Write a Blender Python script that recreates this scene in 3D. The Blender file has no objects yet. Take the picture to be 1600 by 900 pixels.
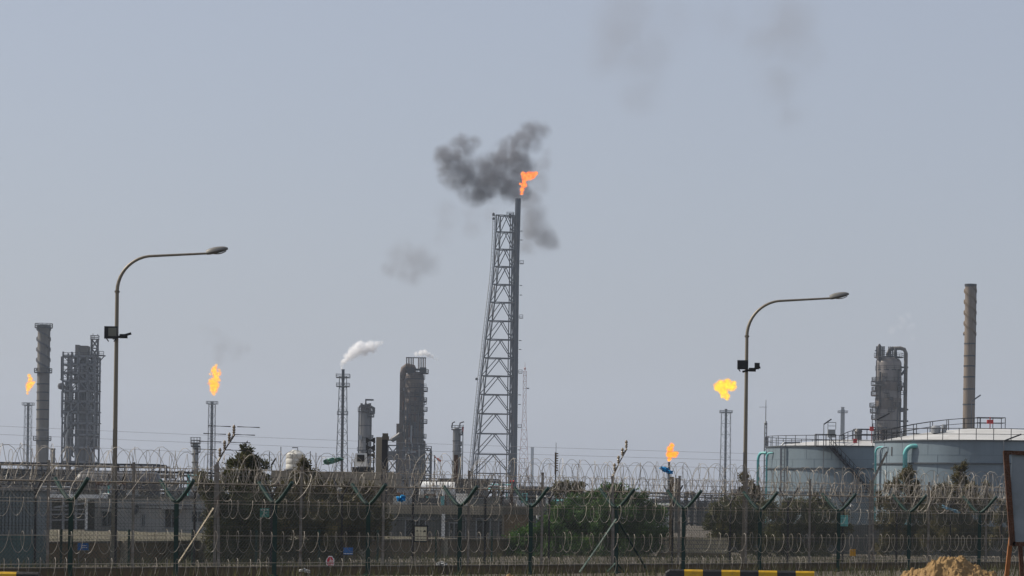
import bpy, bmesh, math, random
from mathutils import Vector, Matrix, noise as mnoise
random.seed(7)
R = math.radians
F = 4444.0; H = 2.6; HX, HY = 800.0, 790.0; ROLL = R(0.8)
CR, SR = math.cos(ROLL), math.sin(ROLL)
scene = bpy.context.scene
col = scene.collection

# ------------------------------------------------------------------ pixel <-> world
def at(x, y, d):
    u, v = x - HX, HY - y
    return Vector(((u*CR - v*SR)*d/F, d, H + (u*SR + v*CR)*d/F))
def gx(x, d, z=0.0):                       # ground X of a pixel column at depth d
    y = HY + (x-HX)*SR + (H-z)*F/d
    return at(x, y, d).x
def zz(x, y, d): return at(x, y, d).z

# ------------------------------------------------------------------ mesh builder
class MB:
    def __init__(s): s.v = []; s.f = []; s.m = []
    def add(s, vs, fs, m=0):
        o = len(s.v); s.v += [tuple(p) for p in vs]
        s.f += [tuple(i+o for i in q) for q in fs]; s.m += [m]*len(fs)
    def box(s, c, d, rz=0, m=0, taper=1.0):
        c = Vector(c); hx, hy, hz = d[0]/2, d[1]/2, d[2]/2
        ca, sa = math.cos(rz), math.sin(rz); vs = []
        for z in (-hz, hz):
            t = taper if z > 0 else 1
            for x, y in ((-hx,-hy),(hx,-hy),(hx,hy),(-hx,hy)):
                x2, y2 = x*t, y*t
                vs.append((c.x + x2*ca - y2*sa, c.y + x2*sa + y2*ca, c.z + z))
        s.add(vs, [(3,2,1,0),(4,5,6,7),(0,1,5,4),(1,2,6,5),(2,3,7,6),(3,0,4,7)], m)
    def frame(s, t):
        t = t.normalized(); up = Vector((0,0,1)) if abs(t.z) < .9 else Vector((0,1,0))
        a = t.cross(up).normalized(); return a, a.cross(t).normalized()
    def beam(s, p0, p1, w, h=None, m=0):
        p0, p1 = Vector(p0), Vector(p1); h = h or w
        if (p1-p0).length < 1e-5: return
        a, b = s.frame(p1-p0); vs = []
        for p in (p0, p1):
            for i, j in ((-1,-1),(1,-1),(1,1),(-1,1)): vs.append(p + a*(i*w/2) + b*(j*h/2))
        s.add(vs, [(0,1,2,3),(7,6,5,4),(0,4,5,1),(1,5,6,2),(2,6,7,3),(3,7,4,0)], m)
    def tube(s, pts, r, n=6, m=0, closed=False):
        pts = [Vector(p) for p in pts]; k = len(pts); rs = r if isinstance(r, (list, tuple)) else [r]*k
        vs = []; a = None
        for i, p in enumerate(pts):
            if closed: t = pts[(i+1) % k] - pts[i-1]
            else: t = pts[min(i+1,k-1)] - pts[max(i-1,0)]
            if t.length < 1e-9: t = Vector((0,0,1))
            t.normalize()
            if a is None: a, b = s.frame(t)
            else:
                a = (a - t*a.dot(t))
                if a.length < 1e-6: a, b = s.frame(t)
                a.normalize(); b = t.cross(a)
            for j in range(n):
                q = 2*math.pi*j/n; vs.append(p + (a*math.cos(q) + b*math.sin(q))*rs[i])
        fs = []
        for i in range(k if closed else k-1):
            i2 = (i+1) % k
            for j in range(n):
                j2 = (j+1) % n; fs.append((i*n+j, i*n+j2, i2*n+j2, i2*n+j))
        if not closed:
            fs.append(tuple(range(n))[::-1]); fs.append(tuple((k-1)*n+j for j in range(n)))
        s.add(vs, fs, m)
    def lathe(s, prof, c, n=32, m=0, capb=True, capt=True, a0=0, a1=2*math.pi):
        c = Vector(c); vs = []; full = abs(a1-a0-2*math.pi) < 1e-6; nn = n if full else n+1
        for r, z in prof:
            for j in range(nn):
                q = a0 + (a1-a0)*j/n; vs.append((c.x+r*math.cos(q), c.y+r*math.sin(q), c.z+z))
        fs = []
        for i in range(len(prof)-1):
            for j in range(n):
                j2 = (j+1) % nn; fs.append((i*nn+j, i*nn+j2, (i+1)*nn+j2, (i+1)*nn+j))
        if full and capb and prof[0][0] > .001: fs.append(tuple(range(nn))[::-1])
        if full and capt and prof[-1][0] > .001: fs.append(tuple((len(prof)-1)*nn+j for j in range(nn)))
        s.add(vs, fs, m)
    def rail(s, pts, h=1.1, w=.07, every=1, closed=False, mid=True, m=0):
        pts = [Vector(p) for p in pts]; up = Vector((0,0,h))
        for i, p in enumerate(pts):
            if i % every == 0: s.beam(p, p+up, w, m=m)
        k = len(pts)
        for i in range(k if closed else k-1):
            a, b = pts[i], pts[(i+1) % k]
            s.beam(a+up, b+up, w, m=m)
            if mid: s.beam(a+up*.5, b+up*.5, w*.8, m=m)
    def build(s, name, mat, parent=None, smooth=False, loc=None):
        if parent is not None: o0 = Vector(parent.get('_w', (0,0,0)))
        elif loc is not None: o0 = Vector(loc)
        else:
            xs = [p[0] for p in s.v]; ys = [p[1] for p in s.v]; zs = [p[2] for p in s.v]
            o0 = Vector(((min(xs)+max(xs))/2, (min(ys)+max(ys))/2, min(zs)))
        me = bpy.data.meshes.new(name)
        me.from_pydata([(x-o0.x, y-o0.y, z-o0.z) for x, y, z in s.v], [], s.f)
        for mm in (mat if isinstance(mat, (list, tuple)) else [mat]): me.materials.append(mm)
        if isinstance(mat, (list, tuple)): me.polygons.foreach_set('material_index', s.m)
        if smooth:
            me.polygons.foreach_set('use_smooth', [True]*len(me.polygons))
            try: me.set_sharp_from_angle(angle=R(40))
            except Exception: pass
        me.update()
        o = bpy.data.objects.new(name, me); col.objects.link(o)
        if parent is not None: o.parent = parent; o['_w'] = tuple(o0)
        else: o.location = o0; o['_w'] = tuple(o0)
        return o

def tag(o, label=None, cat=None, group=None, kind=None):
    if label: o['label'] = label
    if cat: o['category'] = cat
    if group: o['group'] = group
    if kind: o['kind'] = kind
    return o
def thing(name, label, cat, loc=(0,0,0), group=None):
    o = bpy.data.objects.new(name, None); col.objects.link(o); o.location = loc
    o['_w'] = tuple(loc); o.empty_display_size = .3
    return tag(o, label, cat, group)

# ------------------------------------------------------------------ materials
def mat(name, c, rough=.7, metal=0.0, var=.18, vs=1.5, bump=0.0, bs=8.0, stain=None, stain_amt=.5, stain_s=.6, streak=False, spec=.35):
    m = bpy.data.materials.new(name); m.use_nodes = True; nt = m.node_tree; N = nt.nodes; L = nt.links
    b = N['Principled BSDF']; b.inputs['Roughness'].default_value = rough; b.inputs['Metallic'].default_value = metal
    b.inputs['Specular IOR Level'].default_value = spec
    tc = N.new('ShaderNodeTexCoord'); mp = N.new('ShaderNodeMapping'); L.new(tc.outputs['Object'], mp.inputs[0])
    if streak: mp.inputs['Scale'].default_value = (1, 1, .12)
    n = N.new('ShaderNodeTexNoise'); n.inputs['Scale'].default_value = vs; n.inputs['Detail'].default_value = 6; n.inputs['Roughness'].default_value = .65
    L.new(mp.outputs[0], n.inputs['Vector'])
    cr = N.new('ShaderNodeValToRGB'); cr.color_ramp.elements[0].position = .28; cr.color_ramp.elements[1].position = .72
    cr.color_ramp.elements[0].color = tuple(x*(1-var) for x in c) + (1,); cr.color_ramp.elements[1].color = tuple(min(1, x*(1+var)) for x in c) + (1,)
    L.new(n.outputs['Fac'], cr.inputs[0]); out = cr.outputs[0]
    if stain:
        n2 = N.new('ShaderNodeTexNoise'); n2.inputs['Scale'].default_value = stain_s; n2.inputs['Detail'].default_value = 8; n2.inputs['Roughness'].default_value = .7
        L.new(mp.outputs[0], n2.inputs['Vector'])
        r2 = N.new('ShaderNodeValToRGB'); r2.color_ramp.elements[0].position = .5; r2.color_ramp.elements[1].position = .66
        r2.color_ramp.elements[0].color = (0,0,0,1); r2.color_ramp.elements[1].color = (stain_amt,)*3 + (1,)
        L.new(n2.outputs['Fac'], r2.inputs[0])
        mx = N.new('ShaderNodeMix'); mx.data_type = 'RGBA'; L.new(r2.outputs[0], mx.inputs[0]); L.new(out, mx.inputs[6])
        mx.inputs[7].default_value = tuple(stain) + (1,); out = mx.outputs[2]
    L.new(out, b.inputs['Base Color'])
    if bump:
        n3 = N.new('ShaderNodeTexNoise'); n3.inputs['Scale'].default_value = bs; n3.inputs['Detail'].default_value = 5
        L.new(tc.outputs['Object'], n3.inputs['Vector'])
        bp = N.new('ShaderNodeBump'); bp.inputs['Strength'].default_value = bump; bp.inputs['Distance'].default_value = .1
        L.new(n3.outputs['Fac'], bp.inputs['Height']); L.new(bp.outputs[0], b.inputs['Normal'])
    return m
M = {}
M['steel'] = mat('weathered_steel', (.06,.064,.072), .6, .3, .3, .2, stain=(.10,.06,.04), stain_amt=.5, stain_s=.15)
M['steel_dark'] = mat('dark_steel', (.025,.026,.030), .6, .3, .3, .2, stain=(.07,.045,.03), stain_amt=.6, stain_s=.15)
M['steel_soot'] = mat('sooty_vessel_steel', (.125,.098,.08), .75, .1, .5, .12, stain=(.028,.021,.018), stain_amt=.85, stain_s=.09, streak=True)
M['steel_frame'] = mat('tower_frame_steel', (.12,.125,.135), .6, .2, .3, .2, stain=(.07,.055,.045), stain_amt=.6, stain_s=.15)
M['steel_pale'] = mat('galvanised_steel', (.24,.25,.26), .5, .5, .2, .3)
M['vessel'] = mat('grey_vessel_cladding', (.115,.112,.11), .42, .3, .45, .12, stain=(.03,.022,.018), stain_amt=.8, stain_s=.12, streak=True)
M['vessel_pale'] = mat('pale_vessel_cladding', (.24,.25,.25), .5, .2, .25, .2, stain=(.12,.10,.09), stain_amt=.6, stain_s=.15, streak=True)
M['vessel_rust'] = mat('rusty_vessel_cladding', (.17,.15,.135), .4, .3, .4, .14, stain=(.045,.032,.026), stain_amt=.9, stain_s=.13, streak=True)
M['chimney'] = mat('concrete_chimney', (.17,.13,.095), .85, 0, .35, .15, stain=(.06,.045,.032), stain_amt=.6, stain_s=.1, streak=True)
M['chimney_grey'] = mat('grey_steel_chimney', (.13,.117,.10), .8, 0, .35, .15, stain=(.065,.05,.04), stain_amt=.6, stain_s=.1, streak=True)
M['fence_green'] = mat('dark_green_fence_paint', (.006,.034,.025), .5, 0, .25, 3, spec=.3)
M['fence_grey'] = mat('galvanised_fence_post', (.235,.215,.185), .7, 0, .3, 4, stain=(.16,.10,.06), stain_amt=.7, stain_s=3)
M['wire'] = mat('chain_link_wire', (.075,.072,.066), .6, .1, .3, 1)
M['wire_green'] = mat('green_mesh_wire', (.012,.028,.022), .7, 0, .3, 1)
M['razor'] = mat('razor_wire', (.30,.27,.225), .55, .1, .4, 1.2, stain=(.09,.06,.04), stain_amt=.9, stain_s=.8)
M['lamp_pole'] = mat('lamp_pole_paint', (.21,.185,.14), .5, .3, .25, .8, stain=(.12,.08,.05), stain_amt=.5, stain_s=1.5, streak=True)
M['lamp_head'] = mat('lamp_head_cover', (.16,.155,.14), .5, .1, .1, 3)
M['black'] = mat('black_metal', (.02,.02,.02), .5, .2, .3, 3)
M['lens'] = mat('floodlight_glass', (.13,.13,.10), .15, 0, .1, 2, spec=.6)
M['concrete'] = mat('dusty_concrete', (.115,.10,.078), .9, 0, .25, 1.2, bump=.4, stain=(.12,.10,.08), stain_amt=.6, stain_s=.7, streak=True)
M['wall_brown'] = mat('brown_wall_render', (.14,.098,.055), .9, 0, .45, .8, bump=.3, stain=(.035,.028,.02), stain_amt=.8, stain_s=.4, streak=True)
M['wall_grey'] = mat('grey_wall_render', (.11,.112,.105), .9, 0, .25, .5, stain=(.08,.075,.07), stain_amt=.7, stain_s=.3, streak=True)
M['wall_tan'] = mat('tan_wall_render', (.27,.235,.175), .9, 0, .2, .6, stain=(.12,.10,.08), stain_amt=.6, stain_s=.4, streak=True)
M['wall_pale'] = mat('pale_building_render', (.33,.33,.315), .85, 0, .15, .4, stain=(.22,.20,.18), stain_amt=.6, stain_s=.4, streak=True)
M['white'] = mat('white_paint', (.72,.72,.69), .6, 0, .1, .8, stain=(.45,.42,.36), stain_amt=.5, stain_s=.8)
M['window'] = mat('dark_window_glass', (.02,.024,.027), .2, 0, .2, 1, spec=.6)
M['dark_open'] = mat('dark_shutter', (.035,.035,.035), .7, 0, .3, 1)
M['tank'] = mat('pale_blue_tank_paint', (.16,.205,.235), .40, 0, .22, .16, stain=(.085,.11,.125), stain_amt=.75, stain_s=.22, streak=True)
M['tank_roof'] = mat('white_tank_roof', (.42,.42,.41), .7, 0, .12, .3, stain=(.28,.26,.23), stain_amt=.5, stain_s=.2)
M['tank_seam'] = mat('tank_weld_seam', (.11,.15,.18), .6, 0, .2, 1)
M['tank_dark'] = mat('dark_tank_band', (.06,.07,.08), .6, 0, .2, 1)
M['teal'] = mat('teal_pipe_paint', (.12,.42,.42), .45, 0, .18, .8, stain=(.2,.16,.12), stain_amt=.4, stain_s=1)
M['rust'] = mat('rusty_steel', (.085,.038,.020), .85, 0, .4, 3, bump=.5, bs=20, stain=(.05,.025,.015), stain_amt=.8, stain_s=2)
M['orange_wood'] = mat('rusty_orange_leg', (.30,.12,.04), .8, 0, .3, 3, stain=(.12,.05,.02), stain_amt=.6, stain_s=2)
M['board'] = mat('faded_grey_board', (.22,.255,.275), .75, 0, .15, .9, stain=(.14,.16,.165), stain_amt=.7, stain_s=.8)
M['red'] = mat('red_paint', (.35,.03,.03), .5, 0, .2, 2)
M['stop_red'] = mat('stop_sign_red', (.60,.035,.06), .5, 0, .1, 4)
M['white_mark'] = mat('white_lettering', (.8,.8,.78), .6, 0, .03, 4)
M['sign_cream'] = mat('cream_sign_panel', (.66,.60,.42), .6, 0, .15, 3, stain=(.36,.30,.2), stain_amt=.5, stain_s=4)
M['sign_blue'] = mat('blue_sign_panel', (.02,.14,.42), .5, 0, .1, 3)
M['sign_teal'] = mat('teal_sign_panel', (.16,.47,.44), .5, 0, .1, 3)
M['sign_green'] = mat('green_sign_panel', (.03,.20,.15), .5, 0, .1, 3)
M['sign_yellow'] = mat('ochre_sign_panel', (.50,.25,.02), .5, 0, .1, 3)
M['tank_cream'] = mat('cream_water_tank_plastic', (.50,.49,.45), .5, 0, .06, 2, stain=(.40,.38,.32), stain_amt=.5, stain_s=1.5)
M['ink'] = mat('sign_ink', (.03,.028,.025), .6, 0, .1, 3)
M['barrier_black'] = mat('kerb_black_paint', (.022,.02,.02), .6, 0, .4, 3, bump=.3)
M['barrier_yellow'] = mat('kerb_yellow_paint', (.62,.36,.01), .55, 0, .18, 3, bump=.2, stain=(.25,.16,.03), stain_amt=.7, stain_s=3)
M['sand'] = mat('heaped_sand', (.26,.165,.068), .95, 0, .3, 1.6, bump=1, bs=5, stain=(.15,.09,.035), stain_amt=.7, stain_s=1.2)
M['ground'] = mat('dusty_ground', (.07,.057,.04), .95, 0, .3, .25, bump=.5, bs=2, stain=(.10,.085,.065), stain_amt=.7, stain_s=.08)
M['terrace'] = mat('rubble_terrace', (.085,.074,.046), .95, 0, .6, 2.2, bump=.8, bs=3, stain=(.030,.032,.016), stain_amt=.8, stain_s=.5)
M['bark'] = mat('tree_bark', (.10,.075,.055), .9, 0, .3, 4, bump=.4)
M['plastic_green'] = mat('green_plastic_bag', (.16,.32,.25), .4, 0, .15, 4)
M['plastic_blue'] = mat('blue_plastic_bag', (.03,.36,.72), .4, 0, .15, 4)
M['plastic_white'] = mat('white_plastic_bag', (.7,.7,.68), .5, 0, .15, 4)
M['windsock'] = mat('orange_windsock_cloth', (.62,.12,.05), .8, 0, .1, 2)
M['insulator'] = mat('brown_insulator_glaze', (.22,.17,.11), .3, 0, .2, 8)
M['mast_red'] = mat('red_white_mast_paint', (.42,.24,.22), .6, 0, .3, .1)
M['copper'] = mat('brick_infill', (.40,.33,.22), .9, 0, .2, 2)
M['container'] = mat('blue_grey_cabin_paint', (.15,.18,.195), .6, 0, .2, .8, stain=(.10,.11,.11), stain_amt=.5, stain_s=.7, streak=True)
M['container_dark'] = mat('dark_teal_cabin_paint', (.045,.09,.095), .6, 0, .25, .8)
M['cable'] = mat('power_cable', (.2,.2,.22), .6, 0, .1, 1)

def brick_mat():
    m = bpy.data.materials.new('beige_blockwork'); m.use_nodes = True; nt = m.node_tree; b = nt.nodes['Principled BSDF']; b.inputs['Roughness'].default_value = .9
    tc = nt.nodes.new('ShaderNodeTexCoord'); mp = nt.nodes.new('ShaderNodeMapping'); mp.inputs['Rotation'].default_value = (R(90),0,0)
    br = nt.nodes.new('ShaderNodeTexBrick'); br.inputs['Scale'].default_value = 1.0; br.inputs['Brick Width'].default_value = .45; br.inputs['Row Height'].default_value = .22
    br.inputs['Color1'].default_value = (.42,.36,.23,1); br.inputs['Color2'].default_value = (.33,.28,.18,1); br.inputs['Mortar'].default_value = (.22,.19,.14,1); br.inputs['Mortar Size'].default_value = .03
    nt.links.new(tc.outputs['Object'], mp.inputs[0]); nt.links.new(mp.outputs[0], br.inputs[0]); nt.links.new(br.outputs[0], b.inputs['Base Color']); return m
M['blockwork'] = brick_mat()

def leaf_mat(name, c1, c2, c3, s=1.2):
    m = bpy.data.materials.new(name); m.use_nodes = True; nt = m.node_tree; N = nt.nodes; L = nt.links; b = N['Principled BSDF']
    b.inputs['Roughness'].default_value = .65; b.inputs['Specular IOR Level'].default_value = .25
    tc = N.new('ShaderNodeTexCoord'); n = N.new('ShaderNodeTexNoise'); n.inputs['Scale'].default_value = s; n.inputs['Detail'].default_value = 4
    cr = N.new('ShaderNodeValToRGB'); e = cr.color_ramp.elements; e[0].position = .3; e[0].color = c1+(1,); e[1].position = .75; e[1].color = c3+(1,)
    k = e.new(.52); k.color = c2+(1,)
    L.new(tc.outputs['Object'], n.inputs['Vector']); L.new(n.outputs['Fac'], cr.inputs[0]); L.new(cr.outputs[0], b.inputs['Base Color'])
    tr = N.new('ShaderNodeBsdfTranslucent'); L.new(cr.outputs[0], tr.inputs[0]); mx = N.new('ShaderNodeMixShader'); mx.inputs[0].default_value = .25
    L.new(b.outputs[0], mx.inputs[1]); L.new(tr.outputs[0], mx.inputs[2]); L.new(mx.outputs[0], N['Material Output'].inputs[0]); return m
M['leaf_dark'] = leaf_mat('dark_olive_foliage', (.030,.036,.013), (.068,.070,.025), (.18,.155,.06))
M['leaf_green'] = leaf_mat('green_foliage', (.020,.058,.010), (.050,.115,.020), (.13,.22,.045))
M['leaf_brown'] = leaf_mat('dusty_brown_foliage', (.045,.043,.018), (.095,.082,.034), (.21,.17,.07))

# ------------------------------------------------------------------ structure: ground, sky(world), terrace
g = MB()
nx, ny = 60, 90
def gy(j): return -300 + 5800*(j/ny)**1.6 if j else -300
vs = []
for j in range(ny+1):
    Y = -300 + 5800*(j/ny)**1.7
    for i in range(nx+1):
        X = (i/nx-.5)*(900 + max(0, Y)*.9)
        vs.append((X, Y, -.02 + .05*mnoise.noise(Vector((X*.05, Y*.05, 3))) if 20 < Y < 400 else -.02))
fs = [(j*(nx+1)+i, j*(nx+1)+i+1, (j+1)*(nx+1)+i+1, (j+1)*(nx+1)+i) for j in range(ny) for i in range(nx)]
g.add(vs, fs); tag(g.build('ground', M['ground'], loc=(0,0,0)), 'flat dusty brown ground under the fences and the plant', kind='structure')

# ------------------------------------------------------------------ fences
class Line:
    def __init__(s, xa, da, xb, db):
        s.a = Vector((gx(xa, da), da, 0)); s.b = Vector((gx(xb, db), db, 0)); s.dir = (s.b-s.a).normalized(); s.n = Vector((s.dir.y, -s.dir.x, 0))
    def px(s, x, y=850):
        k = (at(x, y, 1000).x)/1000.0; dx, dy = s.b.x-s.a.x, s.b.y-s.a.y
        t = (k*s.a.y - s.a.x)/(dx - k*dy); return s.a + (s.b-s.a)*t
    def off(s, p, n=0, z=0): return p + s.n*n + Vector((0,0,z))

def coil(mb, p0, p1, z0, z1, r, pitch, hand=1, wr=.013, jit=.06, ph=0, n=3, flat=.5, seg=14):
    """helical barbed coil from p0 to p1"""
    ax = (p1-p0); L = ax.length; ax.normalize(); nn = Vector((ax.y, -ax.x, 0)); turns = L/pitch; k = int(turns*seg); pts = []
    for i in range(k+1):
        t = i/k; q = 2*math.pi*turns*t*hand + ph; s_ = t*L
        j1 = mnoise.noise(Vector((s_*.9, ph, 1.3)))*jit*6*r + mnoise.noise(Vector((s_*2.7, ph, 9.3)))*jit*4*r
        rr = r*(1 + mnoise.noise(Vector((s_*.6, 7.7, ph)))*jit*4)
        al = mnoise.noise(Vector((s_*1.4, ph, 5.1)))*pitch*.55
        pts.append(p0 + ax*(s_+al) + nn*(math.cos(q)*rr*flat) + Vector((0,0, z0+(z1-z0)*t + j1*.5 + math.sin(q)*rr)))
    mb.tube(pts, wr, n)
def chain(mb, p0, p1, z0, z1, cell=.11, r=.005):
    ax = p1-p0; L = ax.length; ax.normalize(); hh = z1-z0; k = int(L/cell)
    for i in range(-int(hh/cell), k+1):
        for sg in (1, -1):
            u0 = i*cell if sg > 0 else i*cell+hh; u1 = u0 + sg*hh; w0, w1 = 0, hh
            if sg > 0:
                if u0 < 0: w0 = -u0; u0 = 0
                if u1 > L: w1 = hh-(u1-L); u1 = L
            else:
                if u0 > L: w0 = u0-L; u0 = L
                if u1 < 0: w1 = hh+u1; u1 = 0
            if w1-w0 < .02: continue
            mb.tube([p0+ax*u0+Vector((0,0,z0+w0)), p0+ax*u1+Vector((0,0,z0+w1))], r, 3)

L1 = Line(0, 91.7, 1600, 131)     # green fence with wide Y arms, nearest
L2 = Line(0, 98, 1600, 137)       # grey tall posts
L3 = Line(0, 106, 1600, 143)      # dark thin posts

def y_arms(mb, p, n, zf, w, h, r):
    for sgn in (-1, 1):
        pts = [p+Vector((0,0,zf-.02)), p+n*(sgn*.12*w)+Vector((0,0,zf+.0*h)), p+n*(sgn*.3*w)+Vector((0,0,zf+.14*h)), p+n*(sgn*.55*w)+Vector((0,0,zf+.42*h)), p+n*(sgn*w)+Vector((0,0,zf+h))]
        mb.tube(pts, r, 8)

E1 = [L1.px(-120), L1.px(1740)]
green = thing('security_fence', 'nearest fence of dark green Y-topped posts with mesh and razor wire', 'fence', tuple(L1.px(0)))
for x in (-50, 110, 275, 429, 575, 718, 829, 963, 1068, 1187, 1310, 1420, 1530, 1632):
    p = L1.px(x); m = MB(); m.tube([p+Vector((0,0,-.1)), p+Vector((0,0,2.62))], .08, 10)
    m.box(p+Vector((0,0,.03)), (.26,.26,.06), math.atan2(L1.dir.y, L1.dir.x))
    po = m.build('post', M['fence_green'], green, True)
    a = MB(); y_arms(a, p, L1.n, 2.6, .92, .70, .068); a.build('arm', M['fence_green'], po, True)
for s_, dx in ((-1, -57), (1, 50)):
    p = L1.px(963); q = L1.px(963+dx) ; m = MB(); m.tube([p+Vector((0,0,2.15)), q+Vector((0,0,.03))], .045, 8); m.build('brace', M['fence_green'], green, True)
m = MB(); p = L1.px(963)
for dx in (-14, 13): m.tube([p+Vector((0,0,.42)), L1.px(963+dx)+Vector((0,0,.05))], .04, 8)
m.build('foot_strut', M['fence_green'], green, True)
m = MB()
for k in range(14): m.tube([E1[0]+Vector((0,0,.06+k*.195)), E1[1]+Vector((0,0,.06+k*.195))], .0048, 3)
Lg = (E1[1]-E1[0]).length
k = 0
while k*.16 < Lg:
    q = E1[0]+L1.dir*(k*.16); m.tube([q+Vector((0,0,.05)), q+Vector((0,0,2.62))], .0036, 3); k += 1
m.build('mesh_panel', M['wire_green'], green)
m = MB()
for n_, z_ in ((-.7,3.22),(.7,3.22),(-.4,2.95),(.4,2.95),(0,2.63)):
    m.tube([L1.off(E1[0],n_,z_), L1.off(E1[1],n_,z_)], .007, 3)
m.build('strand_wire', M['razor'], green)
for (zc, r_, pit, ph, n_) in ((3.14,.52,1.2,0,0), (2.34,.33,.50,1.2,-.3), (1.22,.37,.50,2.1,-.3), (.28,.38,.46,.4,-.32)):
    m = MB(); a0, b0 = L1.off(E1[0], -n_), L1.off(E1[1], -n_)
    coil(m, a0, b0, zc, zc-.02, r_, pit, 1, .0078 if zc > 3 else .0066, ph=ph, jit=.055)
    if zc > 3: coil(m, a0, b0, zc, zc-.02, r_, pit*1.07, -1, .0078, ph=ph+1, jit=.04)
    if zc < 3: m.tube([a0+Vector((0,0,zc+r_*.55)), b0+Vector((0,0,zc+r_*.55))], .010, 3)
    m.build('razor_coil', M['razor'], green)

E2 = [L2.px(-120), L2.px(1740)]
grey = thing('tall_fence', 'tall fence of slim grey posts with chain link and coiled razor wire on top', 'fence', tuple(L2.px(0)))
P2 = [-60, 75, 208, 336, 470, 599, 732, 847, 957, 1061, 1166, 1265, 1359, 1451, 1541, 1632]
for x in P2:
    p = L2.px(x, 810); m = MB(); top = 3.92
    m.tube([p+Vector((0,0,-.1)), p+Vector((.0,0,top))], .052, 8); m.tube([p+Vector((0,0,top)), p+Vector((0,0,top+.04))], .06, 8)
    m.build('post', M['fence_grey'], grey, True)
m = MB(); m.tube([L2.off(E2[0],0,3.24), L2.off(E2[1],0,3.24)], .038, 6); m.tube([L2.off(E2[0],0,3.78), L2.off(E2[1],0,3.78)], .016, 6); m.build('top_rail', M['fence_grey'], grey, True)
m = MB()
for z_ in (2.3, 1.2, .12): m.tube([L2.off(E2[0],0,z_), L2.off(E2[1],0,z_)], .008, 3)
m.build('tension_wire', M['wire'], grey)
m = MB(); chain(m, E2[0], E2[1], .08, 3.22, .15, .0060); m.build('chain_link', M['wire'], grey)
for (zc, r_, pit, ph, n_) in ((3.88,.62,.92,.3,.12), (3.80,.56,.86,1.7,-.3), (3.50,.36,.6,2.6,-.1)):
    m = MB(); a0, b0 = L2.off(E2[0], n_), L2.off(E2[1], n_)
    coil(m, a0, b0, zc, zc, r_, pit, 1, .0092, ph=ph, jit=.04); coil(m, a0, b0, zc, zc, r_, pit*1.05, -1, .0092, ph=ph+2, jit=.04)
    m.build('razor_coil', M['razor'], grey)
# big loose loops at the right end
m = MB(); coil(m, L2.off(L2.px(1425),-.2), L2.off(L2.px(1640),-.2), 3.35, 3.2, .72, 1.5, 1, .012, jit=.07, ph=1); coil(m, L2.off(L2.px(1425),-.2), L2.off(L2.px(1640),-.2), 3.35, 3.2, .72, 1.7, -1, .012, jit=.07, ph=2.4)
m.build('loose_coil', M['razor'], grey)
# the two strain posts carrying insulator arms
for x, bx, by in ((339, 366, 679), (956, 979, 701), (1362, 1386, 706)):
    p = L2.px(x, 810); q = at(x+1, 722 if x < 500 else (744 if x < 1000 else 752), p.y); e = at(bx, by, p.y)
    m = MB(); m.tube([Vector((p.x+.1, p.y-.05, -.05)), Vector((q.x, q.y-.05, q.z))], .055, 8); m.tube([Vector((q.x,q.y-.05,q.z)), e], .05, 6)
    a = m.build('strain_post', M['fence_grey'], grey, True)
    for k in range(4 if x < 1200 else 0):
        c = Vector((q.x, q.y-.05, q.z)).lerp(e, .14+.28*k); i_ = MB()
        i_.lathe([(.02,0),(.03,.06),(.06,.10),(.035,.15),(.065,.19),(.035,.24),(.065,.28),(.045,.34),(.02,.38)], c, 8)
        i_.build('insulator', M['insulator'], a, True)
        if x == 339:
            w = MB(); w.tube([c+Vector((-.95,.0,.33)), c+Vector((-.12,0,.31))], .018, 4); w.tube([c+Vector((.12,0,.31)), c+Vector((.95,-.1,.29))], .018, 4); w.build('wire_stub', M['steel_dark'], a)
m = MB(); p = L2.px(337); m.tube([Vector(at(334,794,p.y)), Vector((at(262,905,p.y-.6)))], .05, 8); m.build('pale_brace', mat('pale_brace_paint',(.25,.21,.15),.7,0,.2,2,stain=(.2,.13,.08),stain_amt=.6,stain_s=2), grey, True)

E3 = [L3.px(-120), L3.px(1740)]
thin = thing('inner_fence', 'farther fence of thin dark posts with small V arms behind the grey one', 'fence', tuple(L3.px(0)))
for x in (-70, 55, 181, 304, 424, 534, 645, 758, 858, 957, 1051, 1141, 1231, 1317, 1401, 1485, 1565, 1640):
    p = L3.px(x, 820); m = MB(); m.tube([p+Vector((0,0,-.1)), p+Vector((0,0,2.98))], .045, 8)
    y_arms(m, p, L3.n, 2.95, .62, .66, .034); m.build('post', M['steel_dark'], thin, True)
m = MB(); chain(m, E3[0], E3[1], .05, 2.95, .17, .0055); m.build('chain_link', M['wire_green'], thin)
m = MB()
for n_, z_ in ((-.6,3.6),(.6,3.6),(0,2.96),(0,1.6),(-.3,3.3),(.3,3.3)): m.tube([L3.off(E3[0],n_,z_), L3.off(E3[1],n_,z_)], .009, 3)
m.build('strand_wire', M['wire'], thin)
m = MB(); coil(m, E3[0], E3[1], 3.42, 3.42, .46, .75, 1, .0085, ph=.9, jit=.04); coil(m, E3[0], E3[1], 3.42, 3.42, .46, .8, -1, .0085, ph=1.9, jit=.04); m.build('razor_coil', M['razor'], thin)

# low brown kerb wall between the first two fences
m = MB(); La, Lb = L1.off(E1[0],-1.2), L1.off(E1[1],-1.2); L_ = (Lb-La).length; rz = math.atan2(L1.dir.y, L1.dir.x); c = (La+Lb)/2
m.box(c+Vector((0,0,.10)), (L_,.24,.36), rz); m.box(c+Vector((0,0,.305)), (L_,.32,.05), rz, 1)
tag(m.build('kerb_wall', [M['wall_brown'], M['concrete']]), 'low brown kerb wall running along the foot of the green fence', 'wall')

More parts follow.
